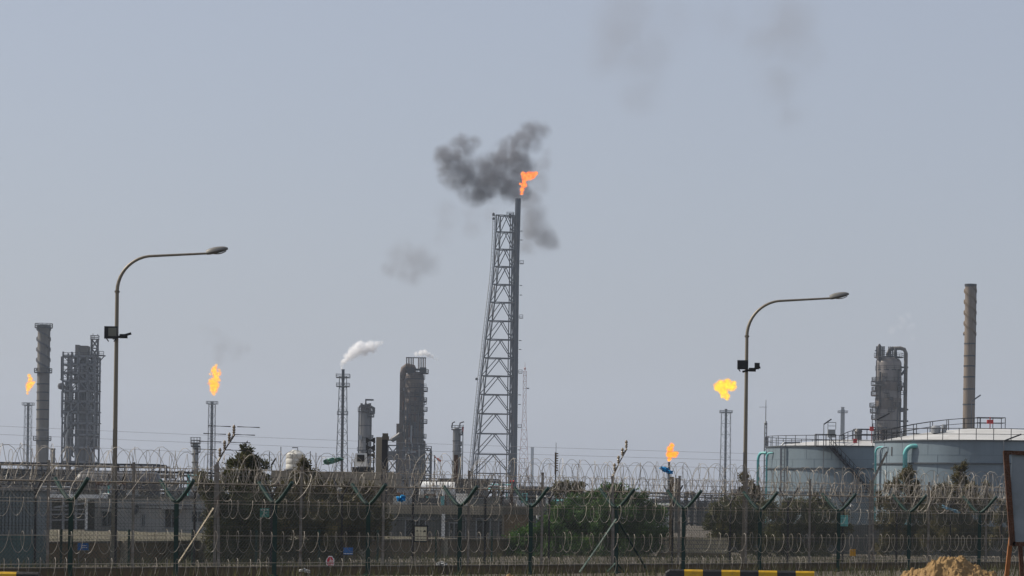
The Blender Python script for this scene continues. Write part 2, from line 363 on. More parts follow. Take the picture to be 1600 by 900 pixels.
# rear short fence on the terrace
rear = thing('short_fence', 'short dark green fence in front of the low brown wall', 'fence', (at(95,860,109).x,109,0))
rp = []
for i, x in enumerate((95, 201, 300, 400, 498, 590, 681, 768)):
    d = 109 + 22*(x-95)/673.; p = Vector((gx(x, d), d, 0)); rp.append(p)
    m = MB(); m.tube([p, p+Vector((0,0,1.45))], .05, 6); m.build('post', M['fence_green'], rear)
m = MB()
for a, b in zip(rp, rp[1:]):
    for z_ in (.15,.6,1.0,1.4): m.tube([a+Vector((0,0,z_)), b+Vector((0,0,z_))], .008, 3)
m.build('strand_wire', M['wire_green'], rear)

# plastic litter caught on the wires
def rag(name, label, x, y, d, w, h, m_, ang=0, seed=1):
    rnd = random.Random(seed); c = at(x, y, d); mb = MB(); nu, nv = 12, 8; s = d/F; vs = []
    for j in range(nv+1):
        for i in range(nu+1):
            u = (i/nu-.5); v = (j/nv-.5)
            edge = 1 - .55*abs(mnoise.noise(Vector((u*5, seed*3.1, v*2))))
            X = u*w*s*edge; Z = v*h*s*(1-abs(u)*.9*rnd.uniform(.8,1)) + .35*h*s*mnoise.noise(Vector((u*4,v*3,seed*1.7)))
            Y = .12*mnoise.noise(Vector((u*6, v*6, seed)))*2
            ca, sa = math.cos(ang), math.sin(ang); vs.append((c.x+X*ca-Z*sa, c.y+Y, c.z+X*sa+Z*ca))
    fs = [(j*(nu+1)+i, j*(nu+1)+i+1, (j+1)*(nu+1)+i+1, (j+1)*(nu+1)+i) for j in range(nv) for i in range(nu)]
    mb.add(vs, fs); o = mb.build(name, m_, None, True)
    so = o.modifiers.new('thickness', 'SOLIDIFY'); so.thickness = .012
    return tag(o, label, 'plastic bag', 'plastic bags caught on the razor wire')
rag('plastic_bag', 'torn green plastic bag caught on the top razor coil', 520, 720, L2.px(520).y, 36, 9, M['plastic_green'], .25, 1)
rag('plastic_bag', 'bright blue plastic bag caught on the wire left of the cream sign', 627, 779, L1.px(627).y, 15, 12, M['plastic_blue'], .1, 2)
rag('plastic_bag', 'long sky blue plastic bag on the top coil below the small flame', 1041, 735, L2.px(1041).y, 24, 8, M['plastic_blue'], -.35, 3)
rag('plastic_bag', 'pale blue plastic ribbon tangled in the loose coils at the right', 1486, 796, L1.px(1486).y, 32, 5, mat('pale_blue_film',(.25,.45,.55),.5), -.3, 4)
rag('plastic_bag', 'crumpled white plastic bag lying on the kerb left of the stop sign', 476, 892, L1.px(476).y+.6, 18, 6, M['plastic_white'], -.1, 5)
rag('plastic_bag', 'crumpled white plastic bag on the ground below the cream sign', 690, 881, L1.px(690).y+1.0, 18, 7, M['plastic_white'], .05, 6)
rag('plastic_bag', 'white plastic scrap on the wire above the teal sign', 1328, 790, L1.px(1328).y+.3, 13, 6, M['plastic_white'], -.5, 7)
rag('plastic_bag', 'tiny white plastic scrap on the wire right of the water tank', 530, 765, L1.px(530).y+.3, 6, 6, M['plastic_white'], -.5, 8)

# ------------------------------------------------------------------ street lamps
def street_lamp(label, xb, yb, xt, ytop, d, xr, arm, headw, flood):
    base = Vector((gx(xb, d), d, 0)); root = thing('street_lamp', label, 'street lamp', tuple(base), 'curved street lamps behind the fence')
    ztop = zz(xt+60, ytop, d); s = d/F; z1 = ztop-56*s; pts = [base, base+Vector((0,0,z1*.5)), base+Vector((0,0,z1))]; rs = [.105,.088,.072]
    Rr = 56*s
    for k in range(1, 13):
        q = math.pi/2*k/12; pts.append(base+Vector((Rr*(1-math.cos(q)), 0, z1+Rr*math.sin(q)))); rs.append(.072-.022*k/12)
    xe = at(xr, ytop, d).x; pts.append(Vector((xe, d, zz(xr, ytop-4, d)))); rs.append(.042)
    m = MB(); m.tube(pts, rs, 12); m.tube([base, base+Vector((0,0,1.4))], .14, 12); m.box(base+Vector((0,0,.04)), (.45,.45,.06)); m.tube([base+Vector((0,0,z1-.05)), base+Vector((0,0,z1+.02))], .10, 12)
    m.build('pole', M['lamp_pole'], root, True)
    # cobra head
    e = pts[-1]; hl = headw*s; m = MB(); vs = []; fs = []; n = 12; K = 9
    tl = R(13)
    for k in range(K):
        t = k/(K-1); prof = math.sin(math.pi*(.08+.9*t)**.8)**.6 if t < 1 else .05
        w = .04+.165*prof; hgt = .05+.13*prof
        cx = t*hl
        for j in range(n):
            q = 2*math.pi*j/n; yy = math.cos(q)*w; z_ = math.sin(q); z_ = z_*hgt if z_ > 0 else z_*hgt*.45
            X = cx; Z = z_
            vs.append(e+Vector((X*math.cos(tl)-Z*math.sin(tl), yy, X*math.sin(tl)+Z*math.cos(tl))))
    for k in range(K-1):
        for j in range(n): j2 = (j+1) % n; fs.append((k*n+j, k*n+j2, (k+1)*n+j2, (k+1)*n+j))
    fs.append(tuple(range(n))); fs.append(tuple((K-1)*n+j for j in range(n))[::-1]); m.add(vs, fs)
    hd = m.build('lamp_head', M['lamp_head'], root, True)
    g_ = MB(); vs = []; fs = []
    for k in range(7):
        t = .3+.6*k/6; w = .15*math.sin(math.pi*(k+.6)/7.2); dz = -.085-.05*math.sin(math.pi*k/6)
        for j in range(5):
            yy = (j/4-.5)*2*w; X = t*hl; Z = dz+.03*abs(j/2-1); vs.append(e+Vector((X*math.cos(tl)-Z*math.sin(tl), yy, X*math.sin(tl)+Z*math.cos(tl))))
    for k in range(6):
        for j in range(4): fs.append((k*5+j, k*5+j+1, (k+1)*5+j+1, (k+1)*5+j))
    g_.add(vs, fs); g_.build('lamp_glass', mat('lamp_underside_glass',(.10,.09,.07),.3,0,.1,2), hd, True)
    # cross bar + floodlights
    m = MB(); bz = flood['bar']; a, b = at(bz[0], bz[1], d-.16), at(bz[2], bz[3], d-.16); m.beam(a, b, .07, .09); m.box(((a+b)/2 + Vector((.05,.1,0))), (.3,.14,.16)); m.build('cross_bar', M['black'], root)
    for (x0, y0, x1, y1, lens) in flood['boxes']:
        a, b = at(x0, y1, d-.3), at(x1, y0, d-.3); c = (a+b)/2; w, h = abs(b.x-a.x), abs(b.z-a.z); m = MB()
        m.box(c, (w, .12, h)); m.box(c+Vector((0,.12,0)), (w*.8,.14,h*.7)); 
        for t in (-.3,0,.3): m.box(c+Vector((w*t,.21,0)), (.03,.06,h*.6))
        for sg in (-1,1): m.beam(c+Vector((sg*w*.45,.05,-h*.35)), c+Vector((sg*w*.2,.1,-h*.72)), .035)
        fl = m.build('floodlight', M['black'], root)
        if lens:
            m = MB(); m.box(c+Vector((w*.12,-.062,h*.04)), (w*.62,.012,h*.66)); m.build('lens', M['lens'], fl)
street_lamp('taller street lamp at the left with one black floodlight box', 177, 886, 186, 400, 110, 323, 0, 34, dict(bar=(176,529,205,521), boxes=[(163,510,184,529,True)]))
street_lamp('street lamp at the right with two floodlights on its cross bar', 1162, 888, 1172, 470, 124, 1297, 0, 30, dict(bar=(1160,581,1188,574), boxes=[(1152,563,1169,577,False),(1179,567,1187,575,False)]))

# ------------------------------------------------------------------ foreground: barriers, sand, sign board
def barrier(label, x0, x1, ytop, d, first):
    z1 = zz((x0+x1)/2, ytop, d); X0, X1 = at(x0, ytop, d).x, at(x1, ytop, d).x; n = max(1, round((X1-X0)/.55)); root = thing('concrete_barrier', label, 'barrier', ((X0+X1)/2, d, 0), 'striped roadside barriers')
    prof = [(-.30,0),(-.30,.16),(-.17,.38),(-.12,z1-.05),(-.08,z1),(.08,z1),(.12,z1-.05),(.17,.38),(.30,.16),(.30,0)]
    for k in range(n):
        a, b = X0+(X1-X0)*k/n, X0+(X1-X0)*(k+1)/n-.004; sag = .03*mnoise.noise(Vector((k*1.7,0,2)))
        r = .10 if k == 0 else 0; vs = []
        for X, sh in ((a, r),(a+.12, 0),(b, 0)):
            for (y, z) in prof: vs.append((X, d+y, z*(1 - sh*(z/z1)*1.0) if z > 0 else 0))
        P = len(prof); fs = [(i*P+j, (i+1)*P+j, (i+1)*P+j+1, i*P+j+1) for i in range(2) for j in range(P-1)] + [tuple(range(P))[::-1], tuple(2*P+j for j in range(P))]
        m = MB(); m.add(vs, fs); m.build('painted_block', M['barrier_black'] if (k+first) % 2 == 0 else M['barrier_yellow'], root)
barrier('black and yellow striped concrete barrier at the bottom right of centre', 1040, 1272, 891, 86, 0)
barrier('black and yellow striped concrete barrier in the bottom left corner', -110, 61, 893, 70, 0)

def heap(name, label, cat, x0, x1, ytop, d, m_, hz, seed, peaks):
    mb = MB(); n = 130; X0, X1 = gx(x0, d), gx(x1, d); W = X1-X0; vs = []
    for j in range(n+1):
        for i in range(n+1):
            u, v = i/n, j/n-.5; X = X0+W*u; Yv = v*W*.7
            h = 0
            for (pu, pv, pr, ph) in peaks:
                dd = math.hypot((u-pu), (v-pv)*.7)/pr
                if dd < 1: h = max(h, ph*(1-dd)**.85)
            P = Vector((X*1.1, Yv*1.1, seed))
            h *= 1 + .4*mnoise.noise(P*1.3); h += (.16*mnoise.noise(P*2.6)+.10*mnoise.noise(P*6)+.06*mnoise.noise(P*13))*min(1, h*2.5)
            vs.append((X, d+Yv, max(-.03, h*hz-.03)))
    fs = [(j*(n+1)+i, j*(n+1)+i+1, (j+1)*(n+1)+i+1, (j+1)*(n+1)+i) for j in range(n) for i in range(n)]
    mb.add(vs, fs); return tag(mb.build(name, m_), label, cat)
hd = 92
heap('sand_pile', 'pile of yellow sand at the bottom right in front of the fence', 'sand pile', 1350, 1600, 866, hd, M['sand'], 1.12, 4.2, [(.60,0,.34,.98),(.50,-.08,.32,.94),(.66,.05,.24,.9),(.36,0,.28,.66),(.80,0,.18,.55),(.86,-.05,.11,.45),(.2,0,.2,.35),(.5,0,.55,.5)])
heap('sand_pile', 'very small sand heap at the bottom centre below the Y posts', 'sand pile', 755, 845, 892, 84, M['sand'], .9, 8.2, [(.5,0,.4,.8),(.62,.1,.3,.7)])

d = 60; bd = thing('notice_board', 'rusty framed grey board on leaning legs at the right edge', 'sign board', (at(1640,800,d).x, d, 0))
A = at(1573,707,d); B = at(1582,850,d); X2 = A.x+2.4
m = MB(); m.box(((A.x+X2)/2+.06, d+.02, (A.z+B.z)/2), (2.3,.03,A.z-B.z-.1)); m.build('panel', M['board'], bd)
m = MB(); m.beam((A.x-.02,d,A.z+.03),(B.x,d,B.z-.03),.115,.08); m.beam((A.x-.06,d,A.z),(X2+.06,d,A.z-.05),.09,.085); m.beam((B.x,d,B.z),(X2,d,B.z-.03),.08,.09); m.beam((X2,d,A.z),(X2,d,B.z),.1,.08); m.build('frame', M['rust'], bd)
for i, (xa, ya, za, xb, yb) in enumerate(((B.x+.16, d, B.z+.02, B.x+.30, d),(B.x+.06, d+.08, B.z+.95, B.x-.08, d+.9),(X2-.2,d,B.z,X2-.1,d),(X2-.1,d+.08,B.z+.9,X2+.1,d+.9))):
    m = MB(); m.beam((xa,ya,za),(xb,yb,-.03),.085,.07); m.build('leg', M['rust'] if i % 2 == 0 else M['orange_wood'], bd)

# ------------------------------------------------------------------ small signs
def sign_quad(name, label, cat, x0, y0, x1, y1, d, m_, frame=None, fw=.04, post=True, marks=None):
    a, b = at(x0, y1, d), at(x1, y0, d); c = (a+b)/2; w, h = b.x-a.x, b.z-a.z; root = thing(name, label, cat, (c.x, d, 0))
    m = MB(); m.box(c, (w, .03, h)); m.build('panel', m_, root)
    if frame:
        m = MB()
        for sx in (-1,1): m.box(c+Vector((sx*w/2,0,0)), (fw,.06,h+fw))
        for sz in (-1,1): m.box(c+Vector((0,0,sz*h/2)), (w+fw-.004,.056,fw))
        m.build('frame', frame, root)
    if marks: marks(root, c, w, h)
    if post:
        m = MB(); m.tube([Vector((c.x-w*.42,d+.06,-.05)), Vector((c.x-w*.42,d+.06,c.z+h*.45))], .03, 6); m.build('post', M['fence_grey'], root)
    return root
def cream(root, c, w, h):
    m = MB(); rnd = random.Random(3); y = c.y-.018
    m.box((c.x-w*.27,y,c.z+h*.17),(w*.17,.006,h*.045)); m.box((c.x-w*.27,y-.001,c.z+h*.2),(w*.08,.006,h*.05))       # small pictograms
    m.lathe([(h*.05,0),(h*.05,.01)], (c.x,y,c.z+h*.13), 10); m.box((c.x,y,c.z+h*.2),(w*.035,.006,h*.06))
    m.box((c.x+w*.28,y,c.z+h*.15),(w*.2,.006,h*.06)); m.box((c.x+w*.29,y-.001,c.z+h*.2),(w*.1,.006,h*.06)); m.box((c.x+w*.22,y,c.z+h*.11),(w*.05,.006,h*.04))
    for row in (-.18,-.36):
        x = -.40
        while x < .40:
            ww = rnd.uniform(.025,.06); m.box((c.x+w*(x+ww/2), y, c.z+h*(row+rnd.uniform(-.015,.015))), (w*ww,.006,h*rnd.uniform(.03,.065))); x += ww+rnd.uniform(.008,.035)
    m.build('printed_marks', M['ink'], root)
sign_quad('warning_sign', 'cream warning sign in a dark frame with two rows of small text', 'sign', 647, 822, 668, 846, L2.px(657).y-.3, M['sign_cream'], M['steel_dark'], .055, True, cream)
def blue_marks(root, c, w, h):
    m = MB(); rnd = random.Random(5)
    for row, hh in ((.12,.09),(-.12,.08)):
        x = -.12
        while x < .33: ww = rnd.uniform(.03,.07); m.box((c.x+w*(x+ww/2), c.y-.018, c.z+h*row), (w*ww,.006,h*hh)); x += ww+.02
    m.build('printed_marks', M['white_mark'], root)
sign_quad('blue_sign', 'small blue sign with pale writing on the brown wall at the left', 'sign', 121, 848, 139, 860, 110.5, M['sign_blue'], M['container'], .03, True, blue_marks)
sign_quad('blue_sign', 'blue sign with a pale stripe right of the red stop sign', 'sign', 536, 855, 552, 867, 116, M['sign_blue'], M['steel'], .03, True, lambda r,c,w,h: (lambda m: (m.box((c.x,c.y-.018,c.z-h*.33),(w*.9,.006,h*.07)), m.build('white_stripe', M['white_mark'], r)))(MB()))
def teal_marks(root, c, w, h):
    m = MB(); m.box((c.x-w*.18,c.y-.018,c.z),(w*.04,.006,h*.5)); m.box((c.x-w*.05,c.y-.018,c.z+h*.4),(w*.8,.006,h*.05)); m.box((c.x,c.y-.018,c.z-h*.4),(w*.8,.006,h*.05)); m.build('printed_marks', M['sign_green'], root)
sign_quad('teal_sign', 'pale turquoise sign hung on the green post before the left tank', 'sign', 1312, 805, 1325, 822, L1.px(1318).y+.1, M['sign_teal'], None, .03, False, teal_marks)
def white_marks(root, c, w, h):
    m = MB(); rnd = random.Random(8)
    for row in (.3,):
        for k in range(5): m.box((c.x+w*(-.35+.17*k), c.y-.018, c.z+h*row), (w*.09,.006,h*.12))
    for k in (-1,1): m.beam((c.x-w*.3,c.y-.02,c.z-h*.3*k-.02),(c.x+w*.3,c.y-.02,c.z+h*.15*k-.02),.02,.006)
    m.build('printed_marks', M['white_mark'], root)
sign_quad('green_sign', 'dark green sign with pale marks left of a Y post by the dark trees', 'sign', 406, 794, 421, 808, 116, M['sign_green'], None, .03, True, white_marks)
sign_quad('ochre_sign', 'small ochre sign low on the fence under the left tank', 'sign', 1328, 858, 1337, 869, 126, M['sign_yellow'], None, .03, True)

# stop sign
d = L2.px(516).y-.25; a = at(516, 878, d); root = thing('stop_sign', 'red oval stop sign with white border and lettering low on the fence', 'sign', (a.x, d, 0))
def octa(r1, rz, y0, y1):
    m = MB(); vs = []
    for y in (y0, y1):
        for k in range(8): q = math.pi/8+k*math.pi/4; vs.append((a.x+r1*math.cos(q), y, a.z+rz*math.sin(q)))
    m.add(vs, [tuple(range(8)), tuple(range(15,7,-1))]+[(k,8+k,8+(k+1)%8,(k+1)%8) for k in range(8)]); return m
octa(.165,.245,d,d+.02).build('border', M['white_mark'], root); octa(.135,.205,d-.012,d-.002).build('face', M['stop_red'], root)
def text(s, size, c, mt, name, parent, sx=1.0):
    cu = bpy.data.curves.new(name, 'FONT'); cu.body = s; cu.size = size; cu.align_x = 'CENTER'; cu.align_y = 'CENTER'; cu.extrude = .002; cu.offset = size*.02
    o = bpy.data.objects.new(name, cu); col.objects.link(o); bpy.context.view_layer.update()
    me = bpy.data.meshes.new_from_object(o.evaluated_get(bpy.context.evaluated_depsgraph_get())); bpy.data.objects.remove(o)
    me.transform(Matrix.Translation(Vector(c)-Vector(parent['_w'])) @ Matrix.Rotation(R(90), 4, 'X') @ Matrix.Diagonal((sx,1,1,1)))
    me.materials.clear(); me.materials.append(mt); o2 = bpy.data.objects.new(name, me); col.objects.link(o2); o2.parent = parent; return o2
text('\uFED2\uFED7', .22, (a.x, d-.016, a.z+.05), M['white_mark'], 'arabic_lettering', root)
text('STOP', .085, (a.x, d-.016, a.z-.10), M['white_mark'], 'latin_lettering', root)
m = MB(); m.tube([(a.x,d+.05,-.05),(a.x,d+.05,a.z)], .03, 6); m.build('post', M['fence_grey'], root)

# ================================================================== middle ground
# terrace behind the low wall
WA, WB = Vector((gx(57,113), 113, 0)), Vector((gx(825,150), 150, 0))
wd = (WB-WA).normalized(); wn = Vector((-wd.y, wd.x, 0)); WL = (WB-WA).length
m = MB(); vs = []; nx, ny = 90, 26
for j in range(ny+1):
    for i in range(nx+1):
        t = i/nx; dd = 46*(j/ny); p = WA + wd*(WL*t) + wn*(.25+dd)
        z = .80 + .16*mnoise.noise(Vector((p.x*.5, p.y*.5, 0))) + .08*mnoise.noise(Vector((p.x*2, p.y*2, 0)))
        if j == 0: z = .82
        if j == ny: z = -.1
        if i in (0, nx): z = -.1
        vs.append((p.x, p.y, z))
m.add(vs, [(j*(nx+1)+i, j*(nx+1)+i+1, (j+1)*(nx+1)+i+1, (j+1)*(nx+1)+i) for j in range(ny) for i in range(nx)])
tag(m.build('terrace', M['terrace']), 'raised bank of dry sandy rubble behind the low brown wall', kind='structure')
low = thing('retaining_wall', 'low stained brown wall along the sandy bank behind the fences', 'wall', tuple(WA))
m = MB(); c = (WA+WB)/2; rz = math.atan2(wd.y, wd.x); m.box(c+wn*.1+Vector((0,0,.4)), (WL,.3,.86), rz); m.build('wall_face', M['wall_brown'], low)
m = MB(); m.box(c+wn*.08+Vector((0,0,.865)), (WL+.1,.42,.07), rz); m.build('coping', M['concrete'], low)
for x in (62, 190, 312, 436, 560, 690):
    k = at(x,860,1000).x/1000; dx, dy = WB.x-WA.x, WB.y-WA.y; t = (k*WA.y-WA.x)/(dx-k*dy); p = WA+(WB-WA)*t
    m = MB(); m.box(p-wn*.12+Vector((0,0,.45)), (.34,.26,.95), rz); m.build('pillar', M['wall_tan'], low)
k = MB(); p = WA.lerp(WB, .23); k.box(p-wn*.45+Vector((0,0,.35)), (.5,.4,.7), rz, 0, 1.15); k.box(p-wn*.45+Vector((0,0,.73)), (.62,.5,.06), rz)
tag(k.build('waste_bin', M['black']), 'dark waste bin standing against the low brown wall', 'bin')

# blue-grey cabin at far left
d = 108; cb = thing('site_cabin', 'blue-grey site cabin with dark teal lower half at the left edge', 'cabin', (gx(20,d), d+1.5, 0))
xa, xb = at(-90,800,d).x, at(52,800,d).x; zt, zm = zz(0,766,d), zz(20,836,d)
m = MB(); m.box(((xa+xb)/2, d+1.6, (zt+zm)/2), (xb-xa,3.2,zt-zm))
for k in range(26): m.box((xa+(xb-xa)*(k+.5)/26, d-.02, (zt+zm)/2), (.09,.06,zt-zm-.1))
m.build('upper_wall', M['container'], cb)
m = MB(); m.box(((xa+xb)/2, d+1.6, (zm-.1)/2), (xb-xa+.06,3.26,zm+.1)); m.build('lower_wall', M['container_dark'], cb)
m = MB(); m.box(((xa+xb)/2, d+1.6, zt+.05), (xb-xa+.25,3.5,.1)); m.build('roof', M['wall_pale'], cb)

def building(name, label, x0, x1, ytop, d, depth, wm, roof=None, roof_px=0, over=.2, wins=(), zb=-.3, cat='building', rz=0):
    X0, X1 = at(x0, ytop, d).x, at(x1, ytop, d).x; zt = zz((x0+x1)/2, ytop, d); root = thing(name, label, cat, ((X0+X1)/2, d+depth/2, 0))
    rp = roof_px*d/F; m = MB(); zw = zt-rp
    m.box(((X0+X1)/2, d+depth/2, (zw+zb)/2), (X1-X0, depth, zw-zb)); m.build('wall', wm, root)
    if roof:
        m = MB(); m.box(((X0+X1)/2, d+depth/2, zw+rp/2+.003), (X1-X0+2*over, depth+2*over, rp)); m.build('roof', roof, root)
    for (wx0, wy0, wx1, wy1, wm_) in wins:
        a, b = at(wx0, wy1, d), at(wx1, wy0, d); c = (a+b)/2; w, h = b.x-a.x, b.z-a.z
        f = MB(); f.box((c.x, d-.02, c.z+h/2+.04), (w+.16,.1,.08)); f.box((c.x, d-.02, c.z-h/2-.04), (w+.16,.14,.08)); f.box((c.x-w/2-.04, d-.02, c.z), (.08,.1,h)); f.box((c.x+w/2+.04, d-.02, c.z), (.08,.1,h)); f.box((c.x, d-.03, c.z), (.06,.06,h))
        fo = f.build('window', M['steel_pale'], root); g_ = MB(); g_.box((c.x, d-.012, c.z), (w,.02,h)); g_.build('pane', wm_, fo)
    return root
W, DO = M['window'], M['dark_open']
b1 = building('plant_office', 'pale grey single storey building with small windows at the left', 133, 335, 774, 235, 14, M['wall_pale'], M['wall_grey'], 3, .3, [(160,800,175,822,W),(258,797,279,824,DO),(222,804,226,822,DO),(300,800,318,815,W)])
m = MB(); m.box((at(264,780,232).x,234.4,zz(264,793,235)), (1.6,.8,.25)); m.build('canopy', M['wall_pale'], b1)
pv = thing('open_shelter', 'open sided shelter with white roof edge and railings at the left', 'shelter', (gx(95,225),228,0))
d = 225; m = MB(); m.box(((at(57,774,d).x+at(146,774,d).x)/2, d+4, zz(100,775,d)), (at(146,774,d).x-at(57,774,d).x, 8, .28)); m.build('roof', M['white'], pv)
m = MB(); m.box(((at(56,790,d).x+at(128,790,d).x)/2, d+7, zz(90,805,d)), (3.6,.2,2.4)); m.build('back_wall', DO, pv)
for x in (58, 78, 98, 118, 134):
    m = MB(); X = at(x,800,d).x; m.box((X, d+.3, zz(x,802,d)), (.18,.18,2.6)); m.build('column', M['white'] if x > 130 else M['steel_pale'], pv)
m = MB()
for y in (796,803,812): m.beam(at(57,y+1,d),at(132,y,d),.09)
m.beam(at(84,793,d),at(134,786,d),.35,.14); m.build('railing', M['steel_pale'], pv)

# row of pipes and racks at left, behind
def pipe_rack(label, x0, x1, ytop, ybot, d, rows, mats, seed=0, depth=8, name='pipe_rack', bays=None):
    rnd = random.Random(seed); X0, X1 = at(x0, ytop, d).x, at(x1, ytop, d).x; zt, zb = zz((x0+x1)/2, ytop, d), zz((x0+x1)/2, ybot, d); root = thing(name, label, 'pipe rack', ((X0+X1)/2, d+depth/2, 0))
    n = bays or max(2, int((X1-X0)/6)); s = d/F; w = max(.22, s*1.1)
    m = MB()
    for i in range(n+1):
        X = X0+(X1-X0)*i/n
        for Y in (d, d+depth): m.beam((X,Y,0),(X,Y,zt),w)
        for k in range(rows): Z = zb+(zt-zb)*(k+.5)/rows; m.beam((X,d,Z),(X,d+depth,Z),w*.8)
        if i < n and i % 2 == 0: m.beam((X,d,zb),(X+(X1-X0)/n,d,zt),w*.5)
    m.beam((X0,d,zt),(X1,d,zt),w); m.beam((X0,d+depth,zt),(X1,d+depth,zt),w); m.build('frame', M['steel_dark'], root)
    for k in range(rows):
        Z = zb+(zt-zb)*(k+.62)/rows
        for q in range(4):
            r = rnd.uniform(.4, 1.0)*min(.48*(zt-zb)/rows, 1.5*s*2.2)*.8; Y = d+.6+q*(depth-1)/4
            xa, xb = X0-rnd.uniform(0,2), X1+rnd.uniform(0,2)
            if rnd.random() < .35: xb = X0+(X1-X0)*rnd.uniform(.4,.8)
            pts = [(xa,Y,Z),(xb,Y,Z)]
            if rnd.random() < .4: pts.append((xb,Y,Z-rnd.uniform(.6,2)*(zt-zb)/rows))
            m = MB(); m.tube(pts, r, 8); m.build('pipe', mats[rnd.randrange(len(mats))], root, True)
    return root
pipe_rack('wide dark pipe rack behind the left buildings', -80, 250, 724, 770, 430, 6, [M['steel_dark'],M['steel'],M['steel_dark'],M['vessel']], 1)
pipe_rack('lower tangled pipe rack between office and dark trees', 236, 330, 738, 800, 380, 6, [M['steel_pale'],M['steel'],M['vessel_pale']], 2)
m = MB(); a_ = at(131,800,233.5); m.box((a_.x,233.4,zz(131,801,234)),(.5,.5,2.7)); m.box((at(100,792,233).x,236,zz(100,783,234)),(3.6,5,.3)); m.build('sunlit_corner_pier', M['white'], b1)  # protruding pier added for the sunlit corner, its brightness put into white paint
for x in (186, 205, 240, 318):
    m = MB(); a_ = at(x,772,236); m.box((a_.x,237,a_.z+.1),(.8,1,.55)); m.build('roof_unit', M['wall_pale'] if x % 2 else M['steel'], b1)
m = MB()
for (x0,x1,y) in ((140,330,793),(215,300,789)): m.tube([at(x0,y,234.6), Vector((at(x1,y,234.6).x,234.6,at(x0,y,234.6).z))], .06, 6)
m.tube([at(214,788,234.5),at(214,797,234.5),at(210,803,234.5)], .14, 6); m.build('wall_pipe', M['steel'], b1)
b = building('equipment_shed', 'long dark grey shed filling the gap behind the left pipe rack', -90, 128, 732, 460, 12, M['wall_grey'], M['steel_pale'], 2, .2)
for x in range(10):
    m = MB(); X = at(-70+x*21,732,460).x; m.box((X,459.9,zz(50,752,460)), (.25,.3,3.6)); m.build('wall_rib', M['steel_dark'], b)

def drum(label, x0, x1, y0, y1, d, mt, name='horizontal_drum'):
    a, b_ = at(x0,(y0+y1)/2,d), at(x1,(y0+y1)/2,d); b_.z = a.z; r = (y1-y0)/2*d/F; root = thing(name, label, 'vessel', ((a.x+b_.x)/2, d, 0)); m = MB(); pts = []; rs = []
    for k in range(6): q = math.pi/2*k/5; pts.append(Vector((a.x+r*.5*(1-math.sin(q)), d, a.z))); rs.append(max(.02, r*math.sin(math.acos(max(0, min(1, 1-(1-math.sin(q))*0 - 0)))) if False else r*math.cos(math.pi/2-q) if k else .02))
    pts = [Vector((a.x + r*.5*(1-math.cos(math.pi/2*k/5)), d, a.z)) for k in range(6)]; rs = [max(.03, r*math.sin(math.pi/2*k/5)) for k in range(6)]
    pts += [Vector((b_.x-(p.x-a.x), d, a.z)) for p in pts[::-1]]; rs += rs[::-1]; m.tube(pts, rs, 20); m.build('shell', mt, root, True)
    for t in (.2,.8):
        m = MB(); X = a.x+(b_.x-a.x)*t; m.box((X,d,(a.z-r*.6)/2), (.6,r*1.4,a.z-r*.6)); m.build('saddle', M['concrete'], root)
    m = MB(); m.rail([(a.x+1,d,a.z+r),((a.x+b_.x)/2,d,a.z+r),(b_.x-1,d,a.z+r)], 1.0, .1); m.build('handrail', M['steel_dark'], root); return root
drum('large pale horizontal vessel with shadowed underside left of the lamp pole', 119, 252, 736, 772, 370, M['vessel'])

# centre-left building with parapet and water tank
b = building('parapet_building', 'brown building with dusty concrete parapet behind the dark trees', 432, 606, 737, 205, 16, M['wall_brown'], M['wall_tan'], 22, .35, [(452,800,472,820,W),(512,800,534,820,W)])
zr = zz(520,737,205)
wt = thing('water_tank', 'cream plastic water tank with ribbed lid on the brown building roof', 'water tank', (at(460,720,206).x, 206.5, zr))
m = MB(); c = (at(460,720,206).x, 207, zr+.12); r = 15*206/F; hh = 30*206/F
m.lathe([(r*.96,0),(r,.05),(r,hh*.25),(r*.96,hh*.28),(r,hh*.31),(r,hh*.55),(r*.96,hh*.58),(r,hh*.61),(r*.99,hh*.8),(r*.8,hh*.9),(r*.35,hh*.97),(r*.34,hh*1.02),(r*.3,hh*1.04)], c, 28); m.build('shell', M['tank_cream'], wt, True)
for k in range(8):
    q = k*math.pi/4+.2; m = MB(); m.beam((c[0]+r*.97*math.cos(q),c[1]+r*.97*math.sin(q),c[2]+hh*.78),(c[0]+r*.4*math.cos(q),c[1]+r*.4*math.sin(q),c[2]+hh*.98),.12,.12); m.build('lid_rib', M['tank_cream'], wt)
m = MB(); m.box((c[0],c[1],zr+.06),(1.5,1.5,.12)); m.build('stand', M['steel_dark'], wt)
m = MB(); m.tube([(c[0]+.15,c[1],c[2]+hh),(c[0]+.15,c[1],c[2]+hh*1.16),(c[0]-.25,c[1],c[2]+hh*1.16)],.035,6); m.build('inlet_pipe', M['black'], wt)
def roof_flood(label, x, y0, y1, d, zb, tilt, w=.3, name='floodlight'):
    t = at(x, y0, d); root = thing(name, label, 'floodlight', (t.x, d, zb)); z1 = zz(x, y1, d)
    m = MB(); m.tube([(t.x,d,zb),(t.x,d,z1+.05)], .03, 6); m.build('pole', M['steel'], root)
    a = Vector((t.x, d, z1)); e = a+Vector((math.cos(tilt), 0, math.sin(tilt)))*((z1 and (t.z-z1)/max(.2,math.sin(tilt)))); m = MB(); m.beam(a, e, w, w*.6); m.build('lamp_box', M['black'], root); return root
roof_flood('small tilted floodlight at the left end of the parapet roof', 424, 716, 727, 206, zr, R(58), .18)
s = 206/F; fb = thing('roof_camera_box', 'white housing with a black opening on the parapet building roof', 'equipment box', (at(563,720,206).x,206.5,zr))
